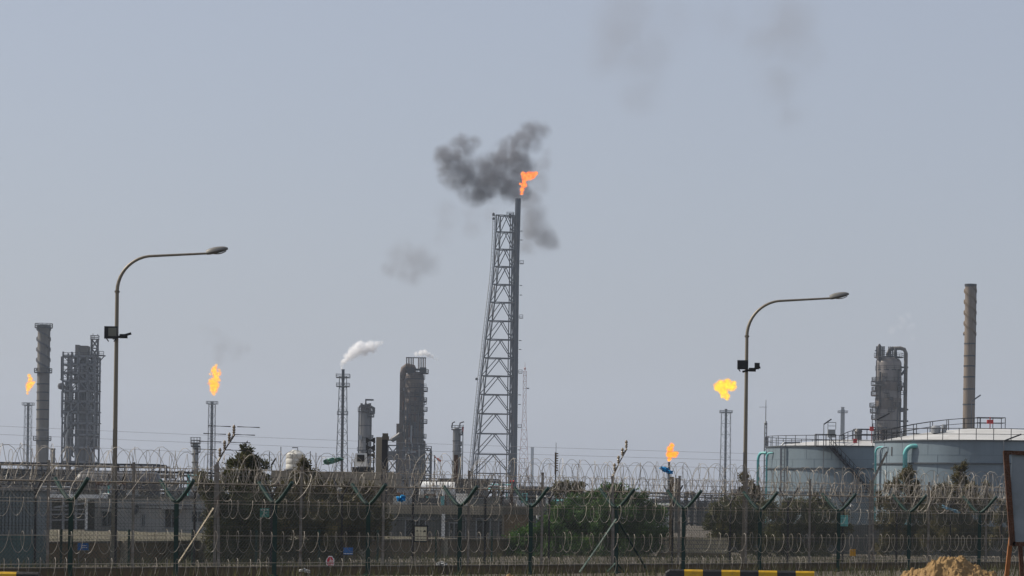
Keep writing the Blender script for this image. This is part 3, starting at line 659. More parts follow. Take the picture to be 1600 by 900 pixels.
a_ = at(563,716,206); m = MB(); m.box((a_.x,207,a_.z-.1),(.95,.7,.95),0,0,.85); m.build('housing', M['white'], fb); m = MB(); m.box((a_.x,206.63,a_.z+.02),(.52,.1,.5)); m.build('opening', M['black'], fb)
m = MB(); m.box((a_.x+.1,207,zr+.19),(1.5,.6,.38)); m.build('base', M['black'], fb)
for x, y in ((421,706),(485,705),(439,698)):
    m = MB(); t = at(x,y,207); m.tube([(t.x,207,zr),(t.x,207,t.z)], .03, 5); tag(m.build('aerial_mast', M['steel_dark']), {421:'thin aerial mast beside the left roof floodlight',485:'thin aerial mast just right of the cream water tank',439:'thin aerial mast just left of the cream water tank'}[x], 'mast')
# stack of dark louvres, tan panel and dark pillar
d = 196; pl = thing('dark_pillar', 'tall dark pillar with concrete cap right of the brown building', 'pillar', (at(602,740,d).x, d, 0))
a_, b_ = at(597,687,d), at(607,687,d); m = MB(); m.box(((a_.x+b_.x)/2-.02,d,(a_.z)/2),(.40,.5,a_.z)); m.build('shaft', M['steel_dark'], pl)
m = MB(); m.box(((a_.x+b_.x)/2+.02,d,a_.z+.12),(.46,.56,.24)); m.box(((a_.x+b_.x)/2+.0,d,a_.z+.34),(.38,.46,.2)); m.build('cap', M['concrete'], pl)
d = 199; tp = thing('tan_panel', 'tan upright slab standing between louvres and dark pillar', 'slab', (at(593,740,d).x, d, zr)); a_ = at(592.5,683,d)
m = MB(); m.box((a_.x,d,(a_.z+zr-.2)/2),(.40,.5,a_.z-zr+.2)); m.build('slab', M['wall_tan'], tp)
d = 208; lv = thing('louvre_stack', 'stack of black bow-tie shaped louvre plates above the parapet roof', 'louvre', (at(578.5,720,d).x,d,zr))
m = MB(); X = at(578.5,720,d).x; s = d/F
for k in range(3):
    zc = zz(578.5, 688+11.5*k, d)
    for sg in (-1,1):
        x0_, x1_ = X, X+sg*7.2*s; vs = [(x1_,d,zc+5*s),(x1_,d,zc-5*s),(x0_,d,zc-.8*s),(x0_,d,zc+.8*s)]; vs += [(x,d+.25,z) for x,_,z in vs]
        m.add(vs, [(0,1,2,3),(7,6,5,4),(0,4,5,1),(1,5,6,2),(2,6,7,3),(3,7,4,0)])
m.build('louvre_plate', M['black'], lv)
m = MB()
for sg in (-1,1): m.beam((X+sg*5*s,d+.2,zr),(X+sg*5*s,d+.2,zz(578,684,d)),.09)
m.build('frame', M['steel_dark'], lv)

# centre buildings
b = building('guard_block', 'low dark building with a tan roof slab right of centre-left pillar', 608, 838, 790, 188, 12, M['wall_grey'], M['wall_tan'], 14, .3, [(634,812,664,842,W),(703,818,716,840,W),(745,812,765,838,DO),(780,815,800,838,W)])
for x in (617, 693, 787):
    m = MB(); a_ = at(x,803,188); m.box((a_.x, 187.7, a_.z/2), (.22,.3,a_.z)); m.build('column', M['wall_tan'] if x == 787 else M['white'] if x == 693 else M['wall_grey'], b)
for k, (x0, y0, w_, h_, mk) in enumerate(((625,788,.9,.6,'wall_pale'),(672,788,1.4,.5,'steel'),(722,787,.8,.8,'white'),(768,788,1.1,.5,'wall_grey'))):
    m = MB(); a_ = at(x0,y0,191); m.box((a_.x,191,zz(x0,790,188)+h_/2+.004),(w_,1,h_)); m.build('roof_unit', M[mk], b)
m = MB()
for y in (809, 811.5): p, q = at(612,y,187.9), at(835,y,187.9); q.z = p.z; m.tube([p,q], .035, 5)
for x in (655, 728, 805): p = at(x,808,187.85); m.tube([p,(p.x,p.y,.2)], .045, 5)
m.build('wall_pipe', M['steel_pale'], b)
b = building('block_house', 'tan grey block house below the twin chimney stubs', 688, 762, 749, 300, 10, M['wall_grey'], M['concrete'], 7, .2, [(694,762,699,783,W),(740,764,756,778,DO)])
tw = thing('vent_stack', 'rusty and grey twin vent stubs above the block house roof', 'vent stack', (at(714,740,302).x, 302, zz(714,749,300))); zr2 = zz(714,749,300)
m = MB(); a_ = at(712.5,711,302); m.box((a_.x,302,(a_.z+zr2)/2),(.42,.5,a_.z-zr2)); m.build('rusty_duct', M['rust'], tw)
m = MB(); a_ = at(717.5,710,303); m.box((a_.x,303,(a_.z+zr2)/2),(.5,.6,a_.z-zr2)); m.box((a_.x-.15,303,a_.z+.06),(.9,.7,.12)); m.build('grey_duct', M['vessel_pale'], tw)
building('pump_house', 'dark shed with open front behind the blue plastic bag', 646, 686, 760, 320, 10, M['dark_open'], M['steel'], 6, .1)
building('white_block', 'small pale block left of the dark open shed', 603, 640, 757, 330, 10, M['wall_pale'], M['wall_pale'], 2, .1, [(618,772,626,786,W)])
building('long_store', 'long white low store building behind the wide green tree', 850, 1048, 803, 340, 12, M['white'], M['white'], 2, .1)
building('flat_shed', 'dusty tan shed with brown lower wall left of the wide green tree', 788, 826, 792, 176, 8, M['wall_brown'], M['concrete'], 12, .1)
b = building('grey_block', 'square grey plant block with railed roof between trees right of centre', 1088, 1112, 784, 420, 8, M['vessel'], M['steel_pale'], 2, .2)
m = MB(); X0, X1 = at(1070,780,418).x, at(1112,780,418).x; zq = zz(1090,784,420)
for y in (795,806,818): z_ = zz(1070,y,418); m.beam((X0,418,z_),(X1,418,z_),.25); m.rail([(X0+(X1-X0)*k/5,418,z_) for k in range(6)],1.1,.12)
for k in range(5): X = X0+(X1-X0)*k/4; m.beam((X,418,0),(X,418,zq+1),.25)
m.build('walkway', M['steel'], b)
for x, lab in ((1073,'left one of two dark round hoppers above the grey plant block'),(1082.5,'right one of two dark round hoppers above the grey plant block')):
    a_ = at(x,772,425); r = 4.6*425/F; h0 = thing('hopper', lab, 'hopper', (a_.x,425,0)); m = MB(); m.lathe([(r*.3,-r*1.6),(r*.9,-r*.6),(r,0),(r*.92,r*.5),(r*.6,r*.9),(.05,r)], (a_.x,425,a_.z), 16); m.build('shell', M['steel_dark'], h0, True)
    m = MB(); m.tube([(a_.x,425,0),(a_.x,425,a_.z-r)], .2, 6); m.build('leg', M['steel_dark'], h0)
# thick brown pole + grey cabinet at 1050
d = 150; a_ = at(1050,745,d); tp_ = thing('timber_pole', 'thick dark brown pole with a grey box on its right side', 'pole', (gx(1050,d),d,0)); bx = gx(1049,d)
m = MB(); m.tube([(a_.x,d,-.05),(a_.x,d,a_.z)], [.13,.11], 10); m.build('shaft', M['wall_brown'], tp_, True)
m = MB(); m.box((a_.x+.26,d+.05,zz(1055,790,d)), (.20,.24,2.9)); m.build('cabinet', M['wall_grey'], tp_)

# beige block wall right of the green tree
d = 152; X0, X1 = gx(1030,d), gx(1128,d+4); z1 = zz(1080,840,d)
bw = thing('block_wall', 'beige blockwork wall between two trees', 'wall', ((X0+X1)/2,d,0))
m = MB(); m.box(((X0+X1)/2,d,z1/2+.08), (X1-X0,.25,z1-.16)); m.build('blockwork', M['blockwork'], bw)
m = MB(); m.box(((X0+X1)/2,d,.05),(X1-X0+.2,.4,.3)); m.build('plinth', M['wall_brown'], bw)
# long dim wall behind right trees
d = 170; X0, X1 = gx(1128,d), gx(1700,d); m = MB(); m.box(((X0+X1)/2,d,.85),(X1-X0,.25,1.8)); tag(m.build('boundary_wall', M['wall_grey']), 'long grey boundary wall behind the trees at the right', 'wall')

# teal pipework behind the centre
tl = thing('teal_pipework', 'teal painted pipework with pale pipes between the big derrick and the tree', 'pipework', (at(810,770,360).x,362,0)); rnd = random.Random(11)
for (x0,y0,x1,y1,r,mk) in ((760,764,872,768,1.6,'teal'),(765,757,800,758,1.2,'teal'),(800,777,872,779,1.2,'steel_pale'),(792,769,792,815,1.1,'teal'),(830,768,830,815,1.2,'teal'),(846,766,846,815,1.4,'steel_pale'),(858,767,858,818,1.6,'teal'),(870,766,870,818,1.2,'teal'),(700,772,760,774,1.4,'steel_pale'),(780,761,830,762,1.0,'white'),(760,780,840,781,1.2,'steel_dark'),(775,757,775,812,1.0,'steel_pale'),(818,757,818,768,2,'white'),(880,770,880,815,1.2,'teal'),(760,790,820,791,.8,'white'),(848,782,878,784,2.2,'teal'),(862,790,905,792,1.2,'steel_pale'),(805,786,860,786,1,'steel_pale'),(815,768,815,812,.9,'white'),(840,790,852,790,3,'white')):
    p, q = at(x0,y0,360+rnd.uniform(-4,4)), at(x1,y1,360); q.y = p.y
    if x0 == x1: q.x = p.x; q.z = 0
    else: q.z = p.z
    m = MB(); m.tube([p,q], r*360/F, 8); m.build('pipe', M[mk], tl, True)
for (x,y,w,h,mk,lab) in ((800,752,10,8,'red','small red tank in the pipework beside the derrick base'),(893,778,16,8,'sign_blue','small blue skid seen over the green tree')):
    a_ = at(x,y,352 if mk == 'red' else 300); m = MB(); m.tube([a_-Vector((w*.025,0,0)),a_+Vector((w*.025,0,0))],h*.022,10); m.beam((a_.x,a_.y,0),a_,.25); tag(m.build('small_tank', M[mk], None, True), lab, 'small tank')

def skid(label, x0, x1, ytop, d, seed):
    rnd = random.Random(seed); s = d/F; X0, X1 = at(x0,ytop,d).x, at(x1,ytop,d).x; zt = zz((x0+x1)/2,ytop,d); root = thing('process_skid', label, 'plant equipment', ((X0+X1)/2, d+3, 0), 'process skids behind the fence'); W_ = X1-X0
    m = MB(); n = max(2, int(W_/2.6)); lv = max(2, int(zt/2.6)); t = max(.12, .8*s)
    for i in range(n+1):
        for Y in (d, d+5): m.beam((X0+W_*i/n,Y,0),(X0+W_*i/n,Y,zt*(1 if i % 3 else .8)),t)
    for i in range(n+1): m.beam((X0+W_*i/n,d,zt*.78),(X0+W_*i/n,d+5,zt*.78),t)
    for k in range(1, lv+1):
        z = zt*k/lv*(.98 if k < lv else .8)
        for Y in (d, d+5): m.beam((X0,Y,z),(X1,Y,z),t)
        if k % 2: m.beam((X0,d,z),(X0+W_/n,d,max(0,z-zt/lv)),t*.6)
    m.build('frame', M[rnd.choice(['steel','steel_dark','steel_pale'])], root)
    for k in range(1, lv+1):
        z = zt*k/lv*(.98 if k < lv else .8); m = MB(); a, b = sorted((rnd.random(), rnd.random())); a = X0+W_*a*.5; b = X1-W_*(1-b)*.5; m.rail([(a+(b-a)*q/4, d-.1, z) for q in range(5)], 1.05, t*.5); m.build('handrail', M['steel_pale' if k % 2 else 'steel_dark'], root)
    for k in range(rnd.randint(3,5)):
        m = MB(); r = rnd.uniform(.35,.95); X = rnd.uniform(X0+r, X1-r); h = zt*rnd.uniform(.35,.95)
        if rnd.random() < .6: m.lathe([(r,0),(r,h-r*.4),(r*.7,h-.1),(.05,h)], (X,d+2.5,0), 14)
        else: z = rnd.uniform(1.2, zt*.85); m.tube([(X-r*2,d+2,z),(X-r*1.9,d+2,z),(X+r*1.9,d+2,z),(X+r*2,d+2,z)],[r*.4,r,r,r*.4],12)
        m.build('vessel', M[rnd.choice(['vessel','vessel_pale','white','steel_dark','vessel_rust'])], root, True)
    for k in range(rnd.randint(7,11)):
        m = MB(); xa, xb = rnd.uniform(X0,X1), rnd.uniform(X0,X1); z = rnd.uniform(.6, zt*.95); Y = d-rnd.uniform(.2,1.2); m.tube([(xa,Y,0 if k % 2 else z-1),(xa,Y,z),(xb,Y,z),(xb,Y,max(0,z-rnd.uniform(.5,3)))], rnd.uniform(.07,.2), 6); m.build('pipe', M[rnd.choice(['steel_pale','steel_pale','white','steel','teal','rust','vessel_pale'])], root, True)
    return root
for a in (('process skid with small vessels between the left lamp pole and the office roof',150,215,745,330,31),('taller process skid just left of the insulator post on the left',262,312,735,345,32),('process skid seen between the evergreen and its left neighbour',312,352,742,350,33),
          ('pipework skid left of the blue plastic bag below the sooty column',606,640,748,300,34),('pipework skid right of the dark open shed',664,700,752,290,35),('process skid under the big derrick feet',760,812,755,310,36),('process skid between derrick and rung mast',815,862,762,320,37),
          ('low process skid behind the brown pole right of the green tree',1018,1052,775,330,38),('process skid right of the two dark hoppers',1105,1150,768,380,39),('process skid left of the turquoise tank pipes',1150,1196,760,400,40),('low process skid at the far left above the shelter',60,120,752,340,41)): skid(*a)
# hazy clutter band beyond: rows of pipe racks and vessels
pipe_rack('hazy pipe rack at the foot of the central sooty column', 596, 780, 748, 790, 640, 5, [M['steel_pale'],M['steel'],M['vessel_pale'],M['steel_dark']], 5)
pipe_rack('hazy low pipe rack right of the derrick', 820, 1060, 770, 800, 620, 3, [M['steel_pale'],M['steel'],M['vessel_pale']], 6)
pipe_rack('faint low pipe rack beyond the small square block', 1040, 1215, 774, 800, 700, 3, [M['steel_pale'],M['steel'],M['vessel']], 7)
pipe_rack('distant low pipe rack behind the brown building', 400, 600, 745, 800, 560, 5, [M['steel'],M['steel_dark']], 8)
building('control_building', 'wide hazy flat building beyond the pipe racks in the centre', 640, 1210, 780, 800, 30, M['wall_grey'], M['vessel_pale'], 3, .5)

# ================================================================== storage tanks
def cyl_pt(c, r, q, z): return Vector((c[0]+r*math.cos(q), c[1]+r*math.sin(q), z))
def tank(label, xc, r_px, yrim, d, apex_px, ygird):
    s = d/F; r = r_px*s; cx = at(xc, yrim, d).x; c = (cx, d+0.0, 0); front = d-r
    zt = zz(xc, yrim, front); root = thing('storage_tank', label, 'storage tank', c)
    m = MB(); m.lathe([(r,-.2),(r,zt)], c, 96, capt=False); m.build('shell', M['tank'], root, True)
    m = MB(); ha = apex_px*s; prof = [(r*.995, zt-.05)] + [(r*.995*(1-t), zt-.05+ha*math.sin(t*math.pi/2)**.9) for t in (.08,.2,.4,.6,.8,.95)]; m.lathe(prof+[(.05,zt-.05+ha)], c, 96); m.build('roof', M['tank_roof'], root, True)
    zg = zz(xc, ygird, front); m = MB()
    for z_, w in ((zg,.18),(zt,.16),(zt-5.2,.14)): m.lathe([(r+.002,z_-.07),(r+w,z_-.07),(r+w,z_+.05),(r+.002,z_+.05)], c, 96, capb=False, capt=False)
    m.build('wind_girder', M['tank_dark'], root)
    n = 44; m = MB(); m.rail([cyl_pt(c, r+.1, 2*math.pi*k/n, zt+.05) for k in range(n)], 1.15, .065, closed=True); m.build('handrail', M['steel_dark'], root)
    # plate seams as very thin courses
    m = MB()
    for z_ in (zt-1.5, zt-4.6, zt-6.9): m.lathe([(r+.001,z_-.02),(r+.012,z_-.02),(r+.012,z_+.02),(r+.001,z_+.02)], c, 96, capb=False, capt=False)
    for k in range(22):
        for (za, zb) in ((zt-1.5, zt), (zt-4.6, zt-1.5), (zt-6.9, zt-4.6)):
            q = 2*math.pi*(k+(.33 if zb < zt else 0)+(.3 if zb < zt-3 else 0))/22; m.beam(cyl_pt(c, r+.004, q, za), cyl_pt(c, r+.004, q, zb), .016, .015)
    m.build('seam', M['tank_seam'], root)
    return root, c, r, zt, s, ha
def ang_for(c, r, x, y):               # angle on front of the shell under pixel column x
    best = None
    for k in range(721):
        q = math.pi + math.pi*k/720; X, Y = c[0]+r*math.cos(q), c[1]+r*math.sin(q)
        u, v = X*F/Y, (zz0(y, Y)); px = HX + u*CR + v*SR
        if best is None or abs(px-x) < best[0]: best = (abs(px-x), q)
    return best[1]
def zz0(y, Y): return HY-y
def shell_pipe(root, c, r, x, ytop, r_px, mt, zb=0, hook=True, out=.55, wid=1.0):
    q = ang_for(c, r, x, ytop); base = cyl_pt(c, r+out, q, 0); zt = zz(x, ytop, base.y); rr = r_px*base.y/F; pts = [Vector((base.x,base.y,zb)), Vector((base.x,base.y,zt-wid*.6))]
    tq = Vector((math.sin(q)*-1, math.cos(q), 0)); tq = tq if tq.x > 0 else -tq; inw = (Vector((c[0],c[1],0))-Vector((base.x,base.y,0))).normalized()
    for k in range(1,7): a = math.pi/2*k/6; pts.append(Vector((base.x,base.y,zt-wid*.6))+Vector((0,0,wid*.6*math.sin(a)))+(tq*.8+inw*.45)*(wid*.6*(1-math.cos(a))))
    pts.append(pts[-1]+(tq*.5+inw*.6)*wid*.55); m = MB(); m.tube(pts, rr, 10); m.build('riser_pipe', mt, root, True)

T2, c2, r2, zt2, s2, ha2 = tank('big pale blue storage tank at the right with a white cone roof', 1548, 180, 688, 300, 24, 724)
shell_pipe(T2, c2, r2, 1420, 697, 3.6, M['teal'], 0, wid=1.5)
shell_pipe(T2, c2, r2, 1376, 699, 1.6, M['teal'], 0, wid=1.0)
shell_pipe(T2, c2, r2, 1383, 699, 1.3, M['tank'], 0, wid=.8)
m = MB(); q = ang_for(c2, r2, 1394, 705); m.beam(cyl_pt(c2,r2+.02,q,zz(1394,698,c2[1]-r2*.5)), cyl_pt(c2,r2+.02,q,zz(1394,712,c2[1]-r2*.5)), .12,.05); m.build('rust_streak', M['rust'], T2)
# roof stair rail up the cone + top platform
def roof_pt(c, r, zt, ha, q, t): return Vector((c[0]+r*(1-t)*math.cos(q), c[1]+r*(1-t)*math.sin(q), zt-.05+ha*math.sin(min(1,t)*math.pi/2)**.9))
m = MB(); m.rail([roof_pt(c2,r2,zt2,ha2,R(190),t) for t in (.02,.15,.3,.45,.6,.75,.9)], 1.1, .07); m.rail([roof_pt(c2,r2,zt2,ha2,R(196),t) for t in (.02,.15,.3,.45,.6,.75,.9)], 1.1, .07); m.build('stair_rail', M['steel_dark'], T2)
ap = Vector((c2[0], c2[1], zt2-.05+ha2)); m = MB(); m.rail([ap+Vector((x,y,0)) for x,y in ((-1.6,-1.2),(0,-1.2),(1.3,-1.2),(1.3,1.2),(-1.6,1.2))], 1.1, .07, closed=True); m.build('apex_rail', M['steel_dark'], T2)
m = MB(); v = at(1547,659,c2[1]-1.5); m.box((v.x,v.y,v.z),(.65,.3,.42)); m.tube([v+Vector((0,0,-.9)),v+Vector((0,0,.5))],.05,6); m.build('red_hose_box', M['red'], T2)
m = MB(); v = roof_pt(c2,r2,zt2,ha2,R(215),.35); m.lathe([(.5,0),(.5,.5),(.6,.55),(.3,.8)], v, 12); m.lathe([(.25,0),(.25,.9)], v+Vector((.8,-.3,0)), 10); m.build('roof_vent', M['steel_pale'], T2, True)
def boom_lamp(root, c, r, x, y0, zt, dx=1.3, dz=.65):
    q = ang_for(c, r, x, 700); p = cyl_pt(c, r+.3, q, zt-3.6); e = Vector((p.x,p.y,zz(x,y0,p.y))); m = MB(); m.tube([p,e], .05, 6); b_ = m.build('lamp_post', M['steel_pale'], root); m = MB(); m.beam(e, e+Vector((dx,0,dz)), .18,.14); m.build('lamp_head', M['black'], b_)
boom_lamp(T2, c2, r2, 1568, 689, zt2, 1.75, .7)

T1, c1, r1, zt1, s1, ha1 = tank('smaller pale blue storage tank behind the other with a zigzag stair', 1345, 147, 697, 331, 14, 732)
shell_pipe(T1, c1, r1, 1198, 708, 2.2, M['teal'], 0, wid=1.4, out=1.0)
shell_pipe(T1, c1, r1, 1205, 708, 1.4, M['teal'], 0, wid=.9)
# platform bracket with ladder pipe at 1228
q = ang_for(c1, r1, 1226, 700); p = cyl_pt(c1, r1+.5, q, 0); m = MB(); zt_ = zz(1226,692,p.y); m.tube([(p.x,p.y,0),(p.x,p.y,zt_-.3),(p.x+.3,p.y,zt_),(p.x+2.2,p.y+.5,zt_+.1)], .11, 8); m.tube([(p.x+.42,p.y,0),(p.x+.42,p.y,zt_-.3)], .06, 6)
z_ = .5
while z_ < zt_-.4: m.beam((p.x,p.y,z_),(p.x+.42,p.y,z_),.05); z_ += .45
m.build('ladder_pipe', M['steel_pale'], T1, True)
# stair going down to the right, on the outside of the shell
m = MB(); q0, q1 = ang_for(c1,r1,1300,700), ang_for(c1,r1,1366,700); P_ = []; Q_ = []
for k in range(15):
    t = k/14; q = q0+(q1-q0)*t*1.25; z_ = zt1-.1-(zt1-1.0)*.62*t*1.25; P_.append(cyl_pt(c1,r1+1.0,q,z_)); Q_.append(cyl_pt(c1,r1+.15,q,z_))
for L_ in (P_,Q_):
    for a_, b_ in zip(L_, L_[1:]): m.beam(a_, b_, .10, .26)
for a_, b_ in zip(P_,Q_): m.beam(a_, b_, .5, .05)
m.rail(P_, 1.05, .06); m.build('stair', M['steel_dark'], T1)
m = MB(); p = cyl_pt(c1,r1+.6,q0,zt1-.05); m.box(p-Vector((.6,0,.05)),(2.2,1.4,.08)); m.rail([p+Vector((x,y,0)) for x,y in ((-1.7,.6),(-1.7,-.7),(-.6,-.7),(.5,-.7))],1.3,.09); m.build('stair_landing', M['steel_dark'], T1)
m = MB(); m.rail([roof_pt(c1,r1,zt1,ha1,R(250),t) for t in (.02,.2,.4,.6,.8,.95)], 1.1, .07); m.build('stair_rail', M['steel_dark'], T1)
ap = Vector((c1[0], c1[1]-2, zt1+ha1-.1)); m = MB(); m.rail([ap+Vector((x,y,0)) for x,y in ((-1.0,-1.2),(.3,-1.2),(1.6,-1.2),(2.6,-1.0),(2.6,1.2),(-1.0,1.2))], 1.2, .08, closed=True); m.build('apex_rail', M['steel_dark'], T1)
m = MB(); v = at(1341,678,c1[1]-3); m.lathe([(.42,-.9),(.42,.2),(.5,.25),(.36,.6)], v, 12); m.build('roof_vent', M['vessel'], T1, True)
m = MB(); v = at(1299,676,c1[1]-r1*.6); m.box(v+Vector((0,0,-.1)),(.85,.7,.9)); m.rail([v+Vector((x,-.4,.35)) for x in (-.45,.45)],.8,.07); m.beam(v+Vector((0,0,-.5)), Vector((v.x,v.y,zt1-.1)), .1); m.build('gauge_box', M['vessel_pale'], T1)
for (x,y) in ((1336,689),(1362,670)): 
    m = MB(); v = at(x,y,c1[1]-r1*.7); m.box(v,(.42,.3,.5)); m.tube([v,(v.x,v.y,zt1)],.04,5); m.build('red_hose_box', M['red'], T1)
boom_lamp(T1, c1, r1, 1288, 663, zt1, .85, .6)
boom_lamp(T1, c1, r1, 1369, 656, zt1, 1.4, .75)

# ================================================================== trees
def tree(name, label, xb, d, clumps, lm, n=520, leaf=.17, seed=0, droop=0.0, stems=1, group='trees behind the fences', thin=1.0, base_z=0.0, elong=2.6):
    rnd = random.Random(seed); bx = gx(xb, d, base_z); root = thing(name, label, 'tree', (bx, d, base_z), group); s = d/F
    cl = []
    for (x, y, rx, ry) in clumps:
        p = at(x, y, d); p.y = d + rnd.uniform(-.9,.9)*max(rx,ry)*s; cl.append((p, rx*s*1.1, ry*s*1.1))
    m = MB(); zmin = min(c[0].z-c[2] for c in cl)
    for k in range(stems):
        b0 = Vector((bx+rnd.uniform(-.15,.15)*k*2, d, base_z-.1)); top = max(cl, key=lambda c: c[0].z)[0]; pts = [b0]; 
        for t in (.25,.5,.75,1): pts.append(b0.lerp(top, t)+Vector((rnd.uniform(-.15,.15),rnd.uniform(-.15,.15),0)))
        m.tube(pts, [.13,.10,.075,.05,.02], 7)
        for c in cl:
            t = min(.9, max(.12, (c[0].z-c[2]*.6-base_z)/(top.z-base_z+.01)*.7)); st = b0.lerp(top, t); mid = st.lerp(c[0], .5)+Vector((0,0,-.1+rnd.uniform(-.1,.2))); m.tube([st, mid, c[0]], [.05,.035,.012], 5)
            for _ in range(5):
                e = c[0]+Vector((rnd.uniform(-1,1)*c[1],rnd.uniform(-1,1)*c[1],rnd.uniform(-1,1)*c[2]))*.8; m.tube([mid.lerp(c[0],.5), e], [.02,.008], 3)
    m.build('trunk', M['bark'], root)
    m = MB(); vs = []; fs = []
    area = sum(c[1]*c[2] for c in cl)
    for (c, rx, rz) in cl:
        # sub-tufts inside each clump make uneven outline, gaps, light and dark clumps
        nt = max(7, int(22*thin*(rx*rz)**.5)); tufts = []
        for _ in range(nt):
            v = Vector((rnd.gauss(0,1),rnd.gauss(0,1),rnd.gauss(0,1))).normalized()*rnd.uniform(.2,1.18); tufts.append((c+Vector((v.x*rx, v.y*rx, v.z*rz)), rnd.uniform(.14,.36)*min(rx,rz)+.07))
        cnt = int(n*2.4*len(cl)*(rx*rz)/area)
        for _ in range(cnt):
            tc_, tr = tufts[rnd.randrange(nt)]; v = Vector((rnd.gauss(0,1),rnd.gauss(0,1),rnd.gauss(0,1)))
            v = v.normalized()*tr*(rnd.random()**.5*1.2 if rnd.random() < .9 else 1.9); p = tc_+v
            if p.z < base_z: continue
            out = (p-c).normalized() if (p-c).length > .01 else Vector((0,0,1)); dr = (out*.7+Vector((rnd.uniform(-1,1),rnd.uniform(-1,1),rnd.uniform(-.6,1)-droop))).normalized()
            sd = dr.cross(Vector((rnd.uniform(-1,1),rnd.uniform(-1,1),rnd.uniform(-1,1)))).normalized(); l = leaf*.98*rnd.uniform(.6,1.3); w = l/elong; o = len(vs)
            vs += [p-sd*w*.15, p+dr*l*.5-sd*w*.5, p+dr*l, p+dr*l*.5+sd*w*.5]; fs.append((o,o+1,o+2,o+3))
    m.add(vs, fs); m.build('crown', lm, root); return root
LD, LG, LB = M['leaf_dark'], M['leaf_green'], M['leaf_brown']
tree('evergreen_tree', 'tall dark evergreen left of the cream water tank with a pointed ragged top', 380, 121, [(360,868,30,16),(398,868,30,16),(386,704,7,10),(378,716,12,9),(396,722,10,10),(372,734,18,12),(400,742,16,14),(380,758,28,16),(362,778,26,18),(402,782,28,20),(372,808,36,22),(408,815,30,24),(385,842,40,24),(352,835,24,24)], LD, 1900, .15, 1)
tree('leaning_tree', 'dark leaning branchy tree stretching left of the evergreen', 350, 120, [(336,862,14,16),(312,748,9,7),(322,758,12,9),(334,770,13,10),(345,784,18,13),(338,806,16,18),(348,836,18,22)], LD, 1300, .14, 2)
tree('scrub_tree', 'dark brown scrubby tree in front of the cream water tank building', 462, 124, [(450,866,34,16),(494,868,26,14),(478,728,8,9),(484,740,12,11),(462,762,24,16),(492,766,20,17),(440,785,24,20),(478,792,30,20),(455,822,34,22),(492,828,28,22),(430,832,20,24)], LB, 1700, .14, 3, thin=.8)
tree('scrub_tree', 'dark brown scrubby tree under the parapet left of the dark pillar', 545, 127, [(528,862,28,14),(520,768,15,11),(540,776,20,14),(572,774,17,13),(522,800,26,19),(560,802,28,19),(590,800,13,18),(540,832,34,22),(578,832,20,20),(512,836,18,18)], LB, 1500, .14, 4, thin=.8)
tree('green_tree', 'wide green tree with arching crown right of centre', 955, 152, [(955,770,18,11),(925,782,32,14),(980,784,34,17),(895,800,32,18),(1022,802,20,16),(868,818,26,18),(950,808,36,20),(1000,806,26,18),(890,828,28,20),(935,838,36,24),(985,836,36,22),(1018,828,18,20),(905,858,32,20),(960,862,40,16),(1010,858,26,18)], LG, 2200, .2, 5, elong=3.2)
tree('green_bush', 'low dark green bush left of the wide green tree', 842, 148, [(830,850,30,20),(804,862,20,18),(862,848,24,22),(845,872,36,12),(815,842,12,9)], LG, 2000, .18, 6)
tree('acacia_tree', 'thin flat-topped tree with blue skid showing through it', 885, 200, [(872,757,14,6),(892,760,16,7),(880,772,18,8),(905,768,10,6)], LD, 420, .2, 7)
tree('dark_tree', 'dark round tree right of the beige block wall', 1140, 158, [(1142,796,28,16),(1118,808,18,14),(1160,812,22,20),(1130,832,26,20),(1162,846,22,22),(1125,858,18,14)], LD, 1500, .18, 8)
tree('feathery_tree', 'tall thin feathery tree beside the right street lamp', 1170, 175, [(1161,748,5,9),(1168,762,9,9),(1182,768,9,9),(1178,782,15,12),(1160,778,10,10),(1188,796,12,14)], LB, 420, .17, 9, thin=.7)
tree('dark_tree', 'dark spreading tree hiding the foot of the smaller tank', 1255, 160, [(1205,790,14,14),(1232,800,20,16),(1280,784,18,12),(1268,802,26,18),(1222,830,30,24),(1275,835,34,24),(1310,826,16,20),(1205,852,18,22),(1250,862,38,16)], LD, 1500, .18, 10)
tree('casuarina_tree', 'feathery casuarina in front of the left side of the big tank', 1420, 165, [(1421,732,6,10),(1417,750,12,12),(1400,764,14,9),(1432,768,16,12),(1390,782,18,12),(1418,790,24,14),(1440,806,18,16),(1396,812,26,16),(1425,836,32,22),(1388,846,20,18)], LB, 1300, .2, 11, thin=.85, elong=4)
tree('casuarina_tree', 'broad feathery casuarina in front of the middle of the big tank', 1500, 162, [(1502,736,6,10),(1498,752,12,12),(1478,764,16,10),(1518,762,16,12),(1466,778,16,12),(1495,782,24,15),(1528,784,20,16),(1478,808,26,18),(1515,812,28,20),(1545,800,12,16),(1490,840,34,22),(1530,842,24,22),(1460,842,20,20)], LB, 1500, .2, 12, thin=.85, elong=4)
tree('sparse_tree', 'sparse small tree between the right Y post and the notice board', 1572, 150, [(1562,800,10,14),(1578,812,12,16),(1560,838,10,16),(1584,846,10,16)], LB, 330, .17, 13, thin=.5)
def weeds(name, label, x0, x1, d0, d1, n, h, mt, seed):
    rnd = random.Random(seed); vs = []; fs = []
    for _ in range(n):
        d = rnd.uniform(d0, d1); x = rnd.uniform(x0, x1); X = gx(x, d); hh = h*rnd.uniform(.3,1); a = rnd.uniform(0,6.28); lean = rnd.uniform(-.4,.4); o = len(vs); w = .02
        vs += [(X-w*math.cos(a),d-w*math.sin(a),0),(X+w*math.cos(a),d+w*math.sin(a),0),(X+lean*hh,d+rnd.uniform(-.2,.2)*hh,hh)]; fs.append((o,o+1,o+2))
    m = MB(); m.add(vs, fs); tag(m.build(name, mt), label, 'weeds', kind='stuff')
